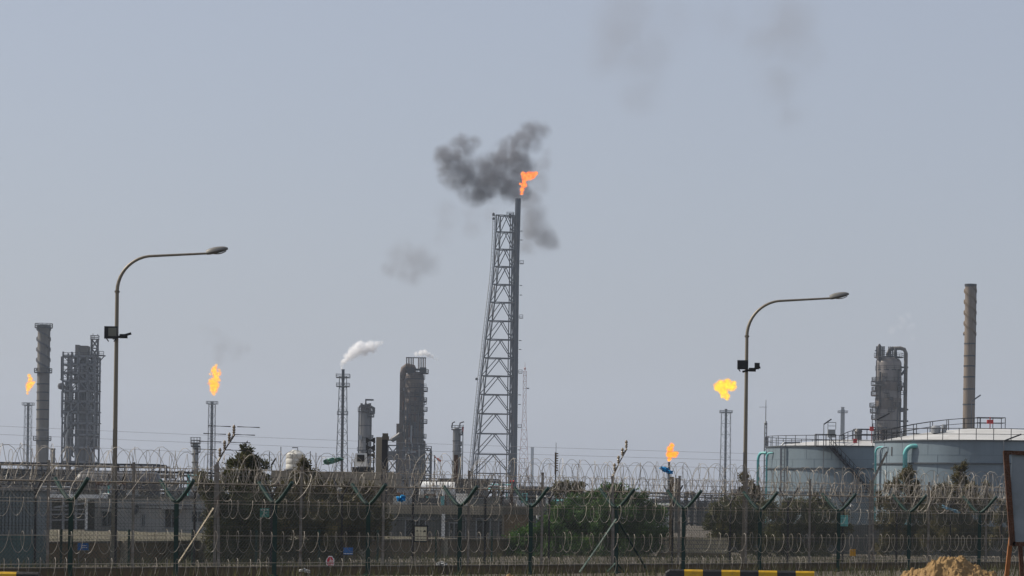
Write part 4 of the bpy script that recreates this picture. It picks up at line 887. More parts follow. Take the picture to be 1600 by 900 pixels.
weeds('dry_weeds', 'dry weeds and grass along the foot of the fences', -30, 1640, 93, 150, 9000, .5, M['leaf_dark'], 3)

# ================================================================== far plant
def ring_platform(m, c, r0, r1, z, a0=0, a1=2*math.pi, n=14, h=1.2, w=.14):
    m.lathe([(r0,z-.22),(r1,z-.22),(r1,z+.1),(r0,z+.1)], c, n, capb=False, capt=False, a0=a0, a1=a1)
    m.rail([Vector((c[0]+r1*math.cos(a0+(a1-a0)*k/n), c[1]+r1*math.sin(a0+(a1-a0)*k/n), c[2]+z)) for k in range(n+1)], h, w)
def lattice(m, leg, zs, w, wb, sides=((0,1),(1,2),(2,3),(3,0)), style='X', nl=4):
    """leg(i,z)->Vector for the legs; rings and bracing between levels"""
    for i in range(nl):
        for a, b in zip(zs, zs[1:]): m.beam(leg(i,a), leg(i,b), w)
    for (i, j) in sides:
        for k, z in enumerate(zs): m.beam(leg(i,z), leg(j,z), wb*1.15)
        for k, (a, b) in enumerate(zip(zs, zs[1:])):
            if style == 'X': m.beam(leg(i,a), leg(j,b), wb); m.beam(leg(j,a), leg(i,b), wb)
            elif style == 'Z':
                if k % 2: m.beam(leg(i,a), leg(j,b), wb)
                else: m.beam(leg(j,a), leg(i,b), wb)
            elif style == 'K': t = (leg(i,b)+leg(j,b))/2; m.beam(leg(i,a), t, wb); m.beam(leg(j,a), t, wb)

def base_at(x, y, d): p = at(x, y, d); return Vector((p.x, d, 0))

# ---- main flare derrick
d = 1110; s = d/F
pts = {337:775.5, 363:775, 390:773.5, 417:772, 445:769.5, 473:766, 502:762.5, 531:759, 560:756, 588:752.5, 617:749.5, 647:746.5, 678:743.5, 710:740.5, 740:738, 790:734}
ys = sorted(pts); root = thing('flare_derrick', 'tall steel lattice derrick carrying the main dark flare pipe', 'flare tower', (at(800,740,d).x, d, 0), None)
zs = [zz(785,y,d) for y in ys][::-1]; zs[0] = 0
xl = [at(pts[y],y,d).x for y in ys][::-1]; 
xr_top, xr_bot = at(801,337,d).x, at(795,740,d).x
def lin(z, a, b):
    for k in range(len(a)-1):
        if z <= a[k+1] or k == len(a)-2: t = (z-a[k])/(a[k+1]-a[k]); return b[k]+(b[k+1]-b[k])*t
ztop = zs[-1]
def leg(i, z):
    L_ = lin(z, zs, xl); Rr = xr_bot+(xr_top-xr_bot)*z/ztop; ww = (Rr-L_); dy = ww*.45
    return [Vector((L_, d-dy, z)), Vector((Rr, d-dy*.55, z)), Vector((Rr+.8, d+dy*.55, z)), Vector((L_+1.6, d+dy, z))][i]
m = MB(); lattice(m, leg, zs, .52, .30, style='K')
for a, b in zip(zs, zs[1:]):                      # dense inner bay beside the pipe
    for i in (1, 2):
        p, q = leg(i, a), leg(i, b); off = Vector((1.6,0,0)); m.beam(p+off, q+off, .4); m.beam(p, q+off, .3); m.beam(p+off, q, .3); m.beam(q, q+off, .3)
m.build('lattice_frame', M['steel'], root)
m = MB(); L1_ = [leg(0, z)+Vector((-1.3,-.4,0)) for z in zs]; L2_ = [leg(0, z)+Vector((-.55,-.4,0)) for z in zs]
m.tube(L1_, .13, 4); m.tube(L2_, .13, 4)
z = 2
while z < ztop: m.beam(Vector((lin(z,zs,xl)-1.3, leg(0,z).y-.4, z)), Vector((lin(z,zs,xl)-.55, leg(0,z).y-.4, z)), .11); z += 1.5
m.build('ladder', M['steel_pale'], root)
xp0, xp1 = at(804.5,740,d).x, at(809.5,310,d).x; zp = zz(809,310,d)
m = MB(); m.tube([(xp0-.3,d+.5,0),(xp1-.3,d+.5,zp-30),(xp1,d+.5,zp)], [1.15,1.1,1.12], 16); m.build('flare_pipe', mat('blue_grey_flare_pipe',(.022,.032,.05),.6,.1,.2,.1,stain=(.05,.04,.035),stain_amt=.5,stain_s=.05,streak=True), root, True)
m = MB(); m.tube([(xp0-2.3,d+.2,0),(xp1-2.1,d+.2,ztop+.4)], .28, 10); m.tube([(xp0-3.3,d+1.2,0),(xp1-2.9,d+1.2,ztop+1)], .2, 8); m.build('gas_line', M['steel'], root, True)
for y, big in ((361,0),(375,0),(412,1),(446,0),(461,0),(497,1),(532,0),(546,0),(583,1),(617,0),(632,0),(668,1),(703,0)):
    z = zz(812,y,d); X = xp0+(xp1-xp0)*z/zp; m = MB()
    if big: m.box((X+1.7,d,z),(1.5,2,.22)); m.rail([(X+1.0,d-1,z),(X+2.4,d-1,z),(X+2.4,d+1,z)],1.2,.16)
    else: m.beam((X+1,d,z),(X+2.0,d,z),.28)
    m.build('platform' if big else 'bracket', M['steel'], root)
m = MB(); e = leg(0, ztop)+Vector((-1.3,-.4,0)); m.lathe([(.45,0),(.5,.8),(.2,1.2)], e+Vector((.2,0,-.4)), 8); m.lathe([(.4,0),(.45,.7),(.2,1)], e+Vector((.2,0,-2)), 8); e2 = Vector((at(747,595,d).x,d,0)); m.lathe([(.45,0),(.5,.7),(.2,1)], Vector((lin(zz(747,595,d),zs,xl)-1.7,leg(0,50).y,zz(747,595,d))), 8); m.build('beacon', M['steel_dark'], root)
m = MB()
for x in (796,798.5,801.5): p = at(x,333,d); m.beam((p.x,d,ztop-1),(p.x,d,p.z),.4); 
m.rail([(at(792,337,d).x,d-2,ztop),(at(803,337,d).x,d-2,ztop)],1.2,.2); m.build('top_platform', M['steel_dark'], root)

# ---- simple lattice flare stacks
def flare(label, xb, ybase, ytop, d, wtop, wbot, pipe_r, plats=(), rings=10, pipe_mat='steel_dark', frame='steel_pale', style='Z', ypipe=None, wk=.5, cat='flare stack'):
    s = d/F; b = base_at(xb, ybase, d); root = thing('flare_stack', label, cat, tuple(b)); zt = zz(xb, ytop, d); zp = zz(xb, ypipe, d) if ypipe else zt+4*s
    def leg(i, z):
        w = (wbot+(wtop-wbot)*z/zt)*s/2; return b+Vector(((-1,1,1,-1)[i]*w, (-1,-1,1,1)[i]*w, z))
    zs = [zt*k/rings for k in range(rings+1)]; m = MB(); lattice(m, leg, zs, s*wk*1.3, s*wk*.75, style=style); m.build('lattice_frame', M[frame], root)
    m = MB(); m.tube([b, b+Vector((0,0,zp))], pipe_r*s, 10); m.tube([b+Vector((0,0,zp-1.5*s)), b+Vector((0,0,zp))], pipe_r*s*1.15, 10); m.build('flare_pipe', M[pipe_mat], root, True)
    for y, w in plats:
        z = zz(xb, y, d); w *= s/2; m = MB(); m.box(b+Vector((0,0,z)), (2*w,2*w,.25)); m.rail([b+Vector((x*w,y_*w,z)) for x,y_ in ((-1,-1),(0,-1),(1,-1),(1,1),(0,1),(-1,1))], 1.2, s*.5, closed=True); m.build('platform', M['steel_dark'], root)
    return root, b, zp
flare('slim grey flare stack at the far left beside the tall chimney', 43, 720, 634, 1500, 10, 12, 2.0, ((633,17),), 9)
flare('slim grey flare stack with ring platform left of the dark trees', 330, 730, 632, 1400, 10, 12, 2.2, ((631,17),), 9)
flare('dark lattice stack venting white steam', 534, 740, 588, 1000, 11, 21, 2.2, ((590,21),(604,20),(648,16)), 12, 'steel_dark', 'steel', 'X', 577, .42)
flare('hazy grey flare stack with three pipes left of the right street lamp', 1133, 745, 644, 1500, 14, 17, 1.8, ((645,19),), 9, ypipe=639)
r_, b_, _ = flare('short flare pipe behind the fence under the smallest flame', 1045, 760, 735, 700, 5, 6, 1.6, (), 4, ypipe=722)
flare('faint grey stack with platform beyond the smaller tank', 1316, 700, 640, 1700, 5, 7, 2.4, ((645,14),), 7, pipe_mat='vessel_pale')
flare('very faint blue grey stack just right of the derrick foot', 831, 760, 703, 3600, 3, 4, 2.4, (), 5, pipe_mat='steel', wk=.3)

# ---- telecom masts
def mast(label, xb, yb, ytop, d, wbot, wtop, mt, dishes=(), spike=10):
    s = d/F; b = base_at(xb, yb, d); root = thing('radio_mast', label, 'radio mast', tuple(b)); zt = zz(xb, ytop, d)
    zk = zt*.72
    def leg(i, z):
        w = ((wbot+(wtop-wbot)*min(1,z/zk)))*s/2; return b+Vector(((-1,1,1,-1)[i]*w, (-1,-1,1,1)[i]*w, z))
    zs = [zt*(1-(1-k/16)**1.25) for k in range(17)]; m = MB(); lattice(m, leg, zs, s*.55, s*.32); m.build('lattice_frame', M[mt], root)
    m = MB(); m.tube([b+Vector((0,0,zt)), b+Vector((0,0,zt+spike*s))], [s*.5,s*.15], 5); m.lathe([(s*.5,0),(s*1.8,s),(s*1.8,s*3),(s*.5,s*4)], b+Vector((0,0,zt+2*s)), 8); m.build('antenna', M[mt], root)
    for (x, y, r) in dishes:
        p = at(x, y, d); m = MB(); m.lathe([(r*s*.3,-r*s*.4),(r*s,0),(r*s,r*s*.4),(.05,r*s*.5)], p, 10); m.beam(p, Vector((b.x,d,p.z)), s*.5); m.build('dish', M['steel_dark'], root)
mast('red and white lattice radio mast just right of the main derrick', 818, 740, 580, 1500, 22, 5, 'mast_red', ((825,607,2.2),), 14)
mast('faint lattice radio mast behind the left leg of the derrick', 746, 740, 640, 2300, 12, 4, 'steel_pale', (), 20)
d = 420; b = base_at(1195,760,d); am = thing('aerial_mast', 'thin pole mast with cross aerial left of the smaller tank', 'mast', tuple(b)); m = MB(); z1 = zz(1195,661,d); z2 = zz(1195,625,d)
m.tube([b+Vector((-.12,0,0)),b+Vector((-.12,0,z1))],.10,6); m.tube([b+Vector((.16,0,0)),b+Vector((.16,0,z1))],.08,6)
k = 0
while k*.8 < z1: m.beam(b+Vector((-.12,0,k*.8)), b+Vector((.16,0,k*.8+.4)), .05); k += 1
m.tube([b+Vector((0,0,z1-.2)),b+Vector((0,0,z2))],[.07,.04],6); m.lathe([(.15,0),(.25,.3),(.1,.6)], b+Vector((0,0,z1-.3)), 8); m.build('pole', M['vessel_pale'], am); m = MB(); z3 = zz(1190,636,d); m.beam(b+Vector((-1.0,0,z3)), b+Vector((.2,0,z3)), .05); m.build('aerial', M['steel_pale'], am)
d = 260; b = base_at(868,760,d); rm = thing('rung_mast', 'thin mast with short rungs left of the wide green tree', 'mast', tuple(b)); z1 = zz(868,707,d); m = MB(); m.tube([b,b+Vector((0,0,z1))],.06,6); m.tube([b+Vector((0,0,z1)),b+Vector((0,0,z1+.9))],.02,4); m.build('pole', M['steel_dark'], rm); m = MB()
for k in range(8): m.box(b+Vector((.08,0,z1-.1-k*.22)), (.26,.12,.10))
m.box(b+Vector((-.05,0,z1-1.0)),(.12,.12,2.0)); m.build('insulator_rungs', M['wall_brown'], rm)

# ---- chimneys
def chimney(label, xb, ybase, ytop, d, r0, r1, mt, strake, plats, lamps=False):
    s = d/F; b = base_at(xb, ybase, d); zt = zz(xb, ytop, d); root = thing('chimney', label, 'chimney', tuple(b), 'tall round chimneys')
    def rad(z): t = z/zt; return s*(r0+(r1-r0)*min(1, t*1.2))
    prof = [(rad(zt*k/20), zt*k/20) for k in range(21)]; m = MB(); m.lathe(prof, b, 36); m.build('shaft', M[mt], root, True)
    m = MB(); m.lathe([(rad(zt)*.9,zt-.05),(rad(zt)*1.12,zt+.05),(rad(zt)*1.12,zt-.6),(rad(zt),zt-.8)], b, 28, capb=False, capt=False); m.lathe([(.01,zt+.03),(rad(zt)*.85,zt+.03)], b, 28, capb=False, capt=False); m.build('rim', M['steel_dark'], root)
    z0 = zz(xb, strake[0], d)
    for k in range(2):
        m = MB(); N_ = 60; vs = []; 
        for i in range(N_+1):
            t = i/N_; z = z0+(zt-1-z0)*t; q = 2*math.pi*(-t*strake[1]+k/2); r = rad(z)
            for rr, dz in ((r*.98,-.2),(r*1.24,-.3),(r*1.24,.3),(r*.98,.3)): vs.append(b+Vector((rr*math.cos(q), rr*math.sin(q), z+dz)))
        m.add(vs, [(i*4+j, i*4+(j+1)%4, i*4+4+(j+1)%4, i*4+4+j) for i in range(N_) for j in range(4)]); m.build('helical_strake', M['wall_brown' if mt == 'chimney' else 'steel'], root)
    for y in plats[0]:
        z = zz(xb, y, d); m = MB(); ring_platform(m, b, rad(z), rad(z)+4.6*s, z, n=12, h=1.4, w=s*.7); m.build('platform', M['steel_dark'], root)
    for y in plats[1]: m = MB(); z = zz(xb, y, d); m.lathe([(rad(z)*.99,z-.2),(rad(z)*1.07,z-.2),(rad(z)*1.07,z+.2),(rad(z)*.99,z+.2)], b, 28, capb=False, capt=False); m.build('band', M['steel_dark'], root)
    m = MB(); X = rad(zt)*1.08; m.beam(b+Vector((X,-.6,0)), b+Vector((X,-.6,zt)), .12); m.beam(b+Vector((X,.2,0)), b+Vector((X,.2,zt)), .12); m.build('ladder', M['steel'], root)
chimney('tall chimney with spiral fins and ring platforms at the far left', 65.5, 715, 508, 980, 9.5, 9.2, 'chimney_grey', (578,2.0), ((512,582,688),(600,613,626,640,655,672)))
chimney('tallest slender chimney with spiral fins rising above the big tank roof', 1513, 690, 444, 900, 10.2, 8.2, 'chimney', (523,2.2), ((),(537,556,572,589,608,632)))
d = 905; p = at(1518,632,d-12); m = MB(); m.tube([(p.x,p.y,0),(p.x,p.y,p.z+1)],.15,6); m.beam((p.x,p.y,p.z+1),(p.x+2.8,p.y,p.z+3),.5,.4); tag(m.build('area_lamp', M['steel']), 'lamp on a thin pole in front of the tallest chimney', 'lamp')
m = MB(); b = base_at(83,715,900); z = zz(83,703,900); m.lathe([(.7,0),(.65,z),(.75,z+.1),(.75,z+.5)], b, 14); tag(m.build('short_stack', M['chimney_grey'], None, True), 'short stub stack between the left chimney and the framed tower', 'stack')

# ---- generic process column
def column(label, xc, rpx, ytop, ybase, d, mt, plats, side_pipes, top='dome', group='process columns', sides='r', name='process_column', cone=None):
    s = d/F; b = base_at(xc, ybase, d); r = rpx*s; zt = zz(xc, ytop, d); root = thing(name, label, 'process column', tuple(b), group); m = MB()
    prof = [(r*1.04,0),(r*1.04,1.5),(r,1.6),(r,zt-r*.6)] + [(r*math.cos(math.pi/2*k/6), zt-r*.6+r*.6*math.sin(math.pi/2*k/6)) for k in range(1,6)]+[(.05,zt)]
    m.lathe(prof, b, 32); m.build('shell', M[mt], root, True)
    m = MB()
    for k in range(1,8): z = zt*k/8.3; m.lathe([(r,z-.12),(r+.12,z-.12),(r+.12,z+.12),(r,z+.12)], b, 28, capb=False, capt=False)
    m.build('stiffener_band', M['steel_dark'], root)
    for (y, a0, a1, ex) in plats:
        z = zz(xc, y, d); m = MB(); ring_platform(m, b, r, r+ex*s, z, R(a0), R(a1), 10, 1.2, s*.45); m.build('platform', M['steel_dark'], root)
    for (x, yt, yb, rp, yo) in side_pipes:
        X = at(x, (yt+yb)/2, d).x; z1, z0 = zz(x, yt, d), max(0, zz(x, yb, d)); Y = d+yo*r; m = MB(); inx = b.x + (X-b.x)*.35; m.tube([(X,Y,z0),(X,Y,z1-.8),(X+(inx-X)*.12,Y,z1-.15),(X+(inx-X)*.35,Y,z1),(inx,Y*0+d,z1-.1)], rp*s, 8); m.build('side_pipe', M['steel' if rp < 3 else mt], root, True)
    return root, b, r, zt, s

def clutter(root, b, r, s, z0, z1, n, seed, mats=('steel','steel_dark','steel_pale','rust'), side=1.0):
    rnd = random.Random(seed)
    for k in range(n):
        q = R(rnd.uniform(200, 340)); rr = r+rnd.uniform(.25,.7); za = rnd.uniform(z0, z1); ln = rnd.uniform(2, 12); a_ = b+Vector((rr*math.cos(q), rr*math.sin(q), 0)); m = MB(); kind = rnd.random()
        if kind < .5:
            q2 = q+rnd.uniform(-.5,.5); c_ = b+Vector((rr*math.cos(q2), rr*math.sin(q2), 0)); zb = max(.5, za-ln); m.tube([a_+Vector((0,0,za)), a_+Vector((0,0,zb)), c_+Vector((0,0,zb-.3)), c_+Vector((0,0,max(.2,zb-3)))], rnd.uniform(.14,.36), 6); m.build('service_pipe', M[rnd.choice(mats)], root, True)
        elif kind < .75:
            w_ = rnd.uniform(.9,2.2); c_ = a_+Vector((0,-.4,za)); m.box(c_, (w_,1.2,.18)); m.rail([c_+Vector((x,-.6,0)) for x in (-w_/2,0,w_/2)], 1.1, .13); m.build('small_platform', M['steel_dark'], root)
        else:
            m.box(a_+Vector((0,0,za)), (rnd.uniform(.5,1.6), .8, rnd.uniform(.4,1.6))); m.build('fitting', M[rnd.choice(mats)], root)
# central sooty column
root, b, r, zt, s = column('massive sooty brown process column with comb-like vents on top', 645.2, 14.6, 580, 790, 900, 'steel_soot',
    [(592,-230,-150,6.5),(612,-220,-150,7),(642,-220,-150,7),(676,-220,-150,7),(583,-70,80,7),(611,-60,70,6),(627,-60,60,5),(642,-60,70,6),(661,-60,70,6),(684,-90,90,5),(700,-100,90,6),(592,-180,0,1.5),(606,-200,-40,1.5),(620,-180,-20,1.8),(634,-160,0,1.5),(648,-190,-10,1.6),(668,-170,-20,1.8),(684,-180,0,2),(699,-180,0,2.4),(715,-170,-10,3.5),(732,-190,0,4),(746,-190,0,4)],
    [(632,592,790,1.0,-1.0),(653,636,790,1.1,-1.05),(640,612,700,.8,-1.0),(644,700,790,1.0,-1.2),(657,600,790,.7,-1.0)])
m = MB(); X = at(628.5,680,900).x; m.tube([(X,901,0),(X,901,zz(628,582,900)),(X+.2,901,zz(628,576,900)),(X+1.2,901,zz(628,572,900)),(X+3,901,zz(628,574,900)),(X+3.5,901,zz(628,580,900))], 5.6*s*.92, 14); m.build('overhead_duct', M['steel_soot'], root, True)
zv = zz(646,580,900)
m = MB(); m.box(b+Vector((.6,0,zv+.5)), (30*s,20*s*.5,.6)); m.box(b+Vector((-1.3,-1,zv+.2)), (12*s,3,1.7)); m.box(b+Vector((2.6,-1,zv+.2)), (10*s,3,1.9))
m.build('top_deck', M['steel_dark'], root)
for k in range(12):
    if k == 5 or k == 6: continue
    x = 635.5+29*k/11; p = at(x,559,900); m = MB(); m.tube([(p.x,899+(k%2),zv+.5),(p.x,899+(k%2),p.z)], .15, 6); m.build('vent_pipe', M['rust' if k % 3 else 'steel_dark'], root)
m = MB(); a_, c_ = at(634.5,559,900), at(655,559,900); m.beam((a_.x,899,a_.z),(at(666,559,900).x,899,a_.z),.3,.3); m.build('vent_header', M['steel_dark'], root)
clutter(root, Vector((b.x,900,0)), r, s, 3, 41, 62, 5, ('steel','steel_pale','steel_dark','rust','vessel_pale'))
bb = base_at(645,760,893)
def leg(i,z): w = 15.5*s; return bb+Vector(((-1,1,1,-1)[i]*w,(-1,-1,1,1)[i]*w*.5,z))
m = MB(); lattice(m, leg, [0,4,8,12,16,zz(645,700,893)], .42, .26, style='Z')
for k in range(-1,2): m.beam(bb+Vector((k*7.5*s,-8*s,0)), bb+Vector((k*7.5*s,-8*s,16)), .3)
for z in (4,8,12,16): m.rail([bb+Vector((x*s,-8*s,z)) for x in (-15,-10,-5,0,5,10,15)], 1.1, .14)
m.build('base_frame', M['steel'], root)
rnd = random.Random(21)
for k in range(14): m = MB(); x = rnd.uniform(-15,15)*s; z = rnd.uniform(1,17); w_ = rnd.uniform(1,4); m.box(bb+Vector((x,-6*s,z)), (w_,1.5,rnd.uniform(.6,2))); m.build('equipment_block', M[rnd.choice(['steel_dark','vessel','steel_soot','steel_pale'])], root)
# bright steel bits low on the column
for (x0,y0,x1,y1) in ((633,735,660,731),(641,716,641,745),(648,712,648,730),(617,742,644,740),(655,696,655,735),(636,707,650,706)):
    m = MB(); p, q = at(x0,y0,893), at(x1,y1,893); m.beam(p,q,.45); m.build('pale_pipe', M['steel_pale'], root)
# service tower right of it
d = 890; s = d/F; b = base_at(668,760,d); root = thing('service_tower', 'open steel service tower with stepped platforms right of the sooty column', 'steel tower', tuple(b)); zt = zz(668,704,d)
def leg(i,z): w = 5.2*s; return b+Vector(((-1,1,1,-1)[i]*w,(-1,-1,1,1)[i]*w,z))
m = MB(); lattice(m, leg, [zt*k/5 for k in range(6)], .4, .24); m.build('frame', M['steel_dark'], root)
for k in range(1,6): m = MB(); z = zt*k/5; m.box(b+Vector((0,0,z)), (11*s,11*s,.3)); m.rail([leg(i,z) for i in (3,0,1,2)],1.3,.2); m.build('platform', M['steel'], root)
m = MB(); X = at(672.5,730,d).x; m.tube([(X,d,0),(X,d,zz(672,702,d)),(X-.8,d,zz(672,700,d)),(X-1.2,d,zz(672,703,d))],.3,6); m.build('pipe', M['steel'], root)
# windsocks
def windsock(label, x0, y0, x1, y1, d, r0, r1, zb, mt='windsock'):
    a_, e = at(x0,y0,d), at(x1,y1,d); s = d/F; root = thing('windsock', label, 'windsock', (a_.x,d,zb), 'windsocks'); m = MB(); m.tube([a_, a_.lerp(e,.5)+Vector((0,0,.1)), e], [r0*s,(r0+r1)/2*s,r1*s], 10); m.build('sleeve', M[mt], root, True); m = MB(); m.tube([(a_.x,d,zb),(a_.x,d,a_.z+.6)], .14, 6); m.build('pole', M['steel_dark'], root)
windsock('orange windsock hanging right of the sooty column', 679, 714, 689, 721, 860, 2.2, 1.5, 0)
windsock('small red windsock on top of the slim column near the derrick', 723.5, 667, 723, 675, 880, 1.5, 1.2, 0, 'red')

# truss left of the sooty column with duct
d = 905; s = d/F; b = base_at(613,780,d); root = thing('duct_truss', 'steel truss carrying a sloping grey duct left of the sooty column', 'steel frame', tuple(b)); zt = zz(613,696,d)
def leg(i,z): w = 8*s; return b+Vector(((-1,1,1,-1)[i]*w,(-1,-1,1,1)[i]*w*.5,z))
m = MB(); lattice(m, leg, [zt*k/5 for k in range(6)], .45, .3); m.build('frame', M['steel'], root)
m = MB(); m.tube([at(604,688,d),at(613,687,d),at(620,683,d),at(627,678,d)], [4*s,4*s,4.3*s,4.5*s], 12); m.build('duct', M['vessel'], root, True)
m = MB(); p = at(622,662,d+2); m.box((p.x,d+2,p.z/2),(5*s,5*s,p.z)); m.build('rusty_stack', M['steel_soot'], root)
m = MB(); p = at(612,712,d-1); m.box((p.x,p.y,p.z),(17*s,3,14*s)); m.build('cladding', M['vessel'], root)

# column at 571
root, b, r, zt, s = column('grey process column with tangled head piping behind the black louvres', 569.5, 9.2, 640, 790, 880, 'vessel',
    [(643,-180,180,3.2),(651,-70,70,4),(686,-60,60,3),(705,-60,60,3)], [(560.5,634,780,1.1,-.6),(579.5,640,790,.8,-.5),(577,632,645,1.5,-.4)])
m = MB(); p = at(578,625,880); m.beam((p.x-1.2,879,zt),(p.x-1.2,879,p.z),.4); m.beam((p.x-1.4,879,p.z),(p.x+1.2,879,p.z),.4,.5); m.build('davit', M['steel_dark'], root)
for k in range(5): m = MB(); p = at(565+k*3.3,630+k%2*2,878); m.tube([(p.x,878,zt-1),(p.x,878,p.z)],.35,6); m.build('vent_pipe', M['steel'], root)
m = MB(); m.tube([at(572,638,878),at(580,636,878),at(584,638,878),at(584,645,878),at(578,646,878)],.5,8); m.build('head_piping', M['steel_dark'], root, True)
clutter(root, b, r, s, 2, 28, 10, 6)
# column at 712
root, b, r, zt, s = column('slim grey process column with two lamp arms left of the derrick', 712, 5.6, 668, 770, 880, 'vessel',
    [(671,-180,180,2.6),(679,-50,60,4),(696,-50,60,3),(706,-50,60,2.5)], [(718.5,676,770,.8,-.3)])
for x0, x1 in ((706,709),(718,723)): m = MB(); m.tube([at(x0 if x0<710 else x0,669,880),at(x0+1,661,880),at(x1+2,659,880)],.22,5); m.build('lamp_arm', M['steel_dark'], root)
clutter(root, b, r, s, 2, 22, 6, 7)
# small column at 304
column('small slim column with a wide head seen over the left coils', 304, 4.6, 692, 790, 620, 'vessel_pale', [(692,-180,180,3.5),(697,-180,180,2.5),(706,-60,60,3.4)], [(309,694,780,.8,-.4)])

# right big column
root, b, r, zt, s = column('stout domed process column with a tall looping overhead pipe behind the tanks', 1386, 20, 556, 760, 900, 'vessel_rust',
    [(558,-180,180,3),(578,-180,180,.8),(596,-180,180,1.0),(602,-220,-110,7),(604,-60,40,4),(611,-230,-150,6),(618,-230,-140,7),(636,-230,-130,9),(645,-230,-140,8),(596,-220,-130,6),(655,-240,-140,6),(668,-200,-100,4)],
    [(1367,560,740,.7,-.5),(1404,565,640,1.1,-.5),(1362,632,740,.6,-.2),(1400,600,740,.8,-.8)])
m = MB(); P_ = [at(1388,562,900), at(1388,552,900), at(1390,547,900), at(1395,544.5,900), at(1407,544,900), at(1413,546,900), at(1415.5,552,900), at(1414,690,900)]; m.tube([P_[0],P_[1],P_[2],P_[3],P_[4],P_[5],P_[6],(P_[6].x,900,0)], 3.0*s, 12); m.build('overhead_pipe', M['chimney_grey'], root, True)
for y in (574,640,658): m = MB(); m.beam(at(1404,y,900), at(1419,y,900), .5); m.build('pipe_guide', M['steel_dark'], root)
m = MB(); m.beam(at(1408,586,899),at(1414,578,899),.7); m.beam(at(1367,548,899),at(1383,548,899),.5,.3); m.lathe([(3.2*s,0),(3.5*s,2.0),(3.0*s,4.5),(1*s,5.2)], (at(1374,552,898).x,898,zz(1374,563,898)), 12); m.lathe([(2.6*s,0),(2.8*s,2.0),(2.4*s,3.5),(1*s,4)], (at(1399,556,898).x,898,zz(1399,563,898)), 12); m.build('head_vessel', M['steel_dark'], root, True)
for x in (1370,1374,1376.5,1379,1381.5,1389,1392,1395): m = MB(); p = at(x,541 if x<1385 else 541.5,899); m.tube([(p.x,899,zt-1),(p.x,899,p.z)],.24,5); m.build('vent_pipe', M['steel'], root)

clutter(root, b, r, s, 8, 48, 34, 8, ('steel','rust','steel_dark','steel_soot'))
for (y0,y1,mk) in ((596,611,'steel_soot'),(622,640,'steel_soot')): m = MB(); m.lathe([(r+.02,zz(1386,y1,900)),(r+.12,zz(1386,y1,900)+.2),(r+.12,zz(1386,y0,900)-.2),(r+.02,zz(1386,y0,900))], b, 32, capb=False, capt=False); m.build('soot_cladding', M[mk], root, True)
# ---- framed refinery tower at left
d = 960; s = d/F; b = base_at(126,720,d); root = thing('framed_tower', 'dense dark steel framed process tower with stairs at the left', 'process tower', tuple(b)); lv = [558,571,584,597,612,628,645,662,680,700,722]
zl = [zz(125,y,d) for y in lv]; zt = zl[0]; xl_, xr_ = -25.5, 24.5
cols = [-25.5,-12,-1,13,24.5]
m = MB()
for Yo in (-5.5, 5.5):
    for cx in cols: m.beam(b+Vector((cx*s,Yo,0)), b+Vector((cx*s,Yo,zt+(1.5 if cx < 0 else 0))), .55)
    for k, z in enumerate(zl):
        m.beam(b+Vector((xl_*s,Yo,z)), b+Vector((xr_*s,Yo,z)), .55, .7)
    zz_ = zl+[0]
    for k in range(len(zl)-1):
        za, zb_ = zl[k], zl[k+1]
        for (ca, cb_) in ((0,1),(3,4)):
            if (k+ca) % 2: m.beam(b+Vector((cols[ca]*s,Yo,zb_)), b+Vector((cols[cb_]*s,Yo,za)), .28)
            else: m.beam(b+Vector((cols[ca]*s,Yo,za)), b+Vector((cols[cb_]*s,Yo,zb_)), .28)
        if k in (1,2,3,5): mid = (cols[1]+cols[3])/2; m.beam(b+Vector((cols[1]*s,Yo,zb_)), b+Vector((mid*s,Yo,za)), .35); m.beam(b+Vector((cols[3]*s,Yo,zb_)), b+Vector((mid*s,Yo,za)), .35)
for cx in (-25.5,24.5):
    for z in zl: m.beam(b+Vector((cx*s,-5.5,z)), b+Vector((cx*s,5.5,z)), .45)
m.build('steel_frame', M['steel_frame'], root)
for k, z in enumerate(zl[:-1]):
    m = MB(); m.box(b+Vector((-.5*s,0,z-.1)), (50*s,10.6,.18)); m.rail([b+Vector((x*s,-5.7,z)) for x in (-26,-18,-10,-2,6,14,25)], 1.2, .14); m.build('deck', M['steel_dark'], root)
def V(x0, x1, ytop, ybot, mk, yo=0, nm='vessel'):
    m = MB(); r = (x1-x0)/2*s; c = base_at((x0+x1)/2,(ytop+ybot)/2,d); z0, z1 = max(0,zz(x0,ybot,d)), zz(x0,ytop,d); m.lathe([(r,z0),(r,z1-r*.4),(r*.8,z1-r*.1),(.05,z1)], (c.x,d+yo,0), 24); m.build(nm, M[mk], root, True)
V(118,143,632,740,'vessel',-1.5); V(122,140,560,628,'steel_dark',1.5); V(104,113,650,740,'vessel',-2); V(146,152,590,700,'steel_dark',2); V(103,110,600,648,'steel_dark',1); V(128,144,650,740,'steel_dark',3)
for (x0,x1,y0,y1,yo) in ((119,136,586,596,2),(123,142,602,622,3),(114,136,630,640,3.5)):
    m = MB(); a_, c_ = at(x0,y1,d), at(x1,y0,d); m.box(((a_.x+c_.x)/2,d+yo,(a_.z+c_.z)/2),(c_.x-a_.x,3,c_.z-a_.z)); m.build('equipment_block', M['steel_dark'], root)
m = MB(); a_, c_ = at(120,558,d), at(139,541,d); m.box(((a_.x+c_.x)/2,d,(a_.z+c_.z)/2),(c_.x-a_.x,6,c_.z-a_.z)); m.box((a_.x+.6,d-.5,(a_.z+c_.z)/2+.1),(1.3,6,c_.z-a_.z+.3)); m.build('top_housing', M['chimney_grey'], root)
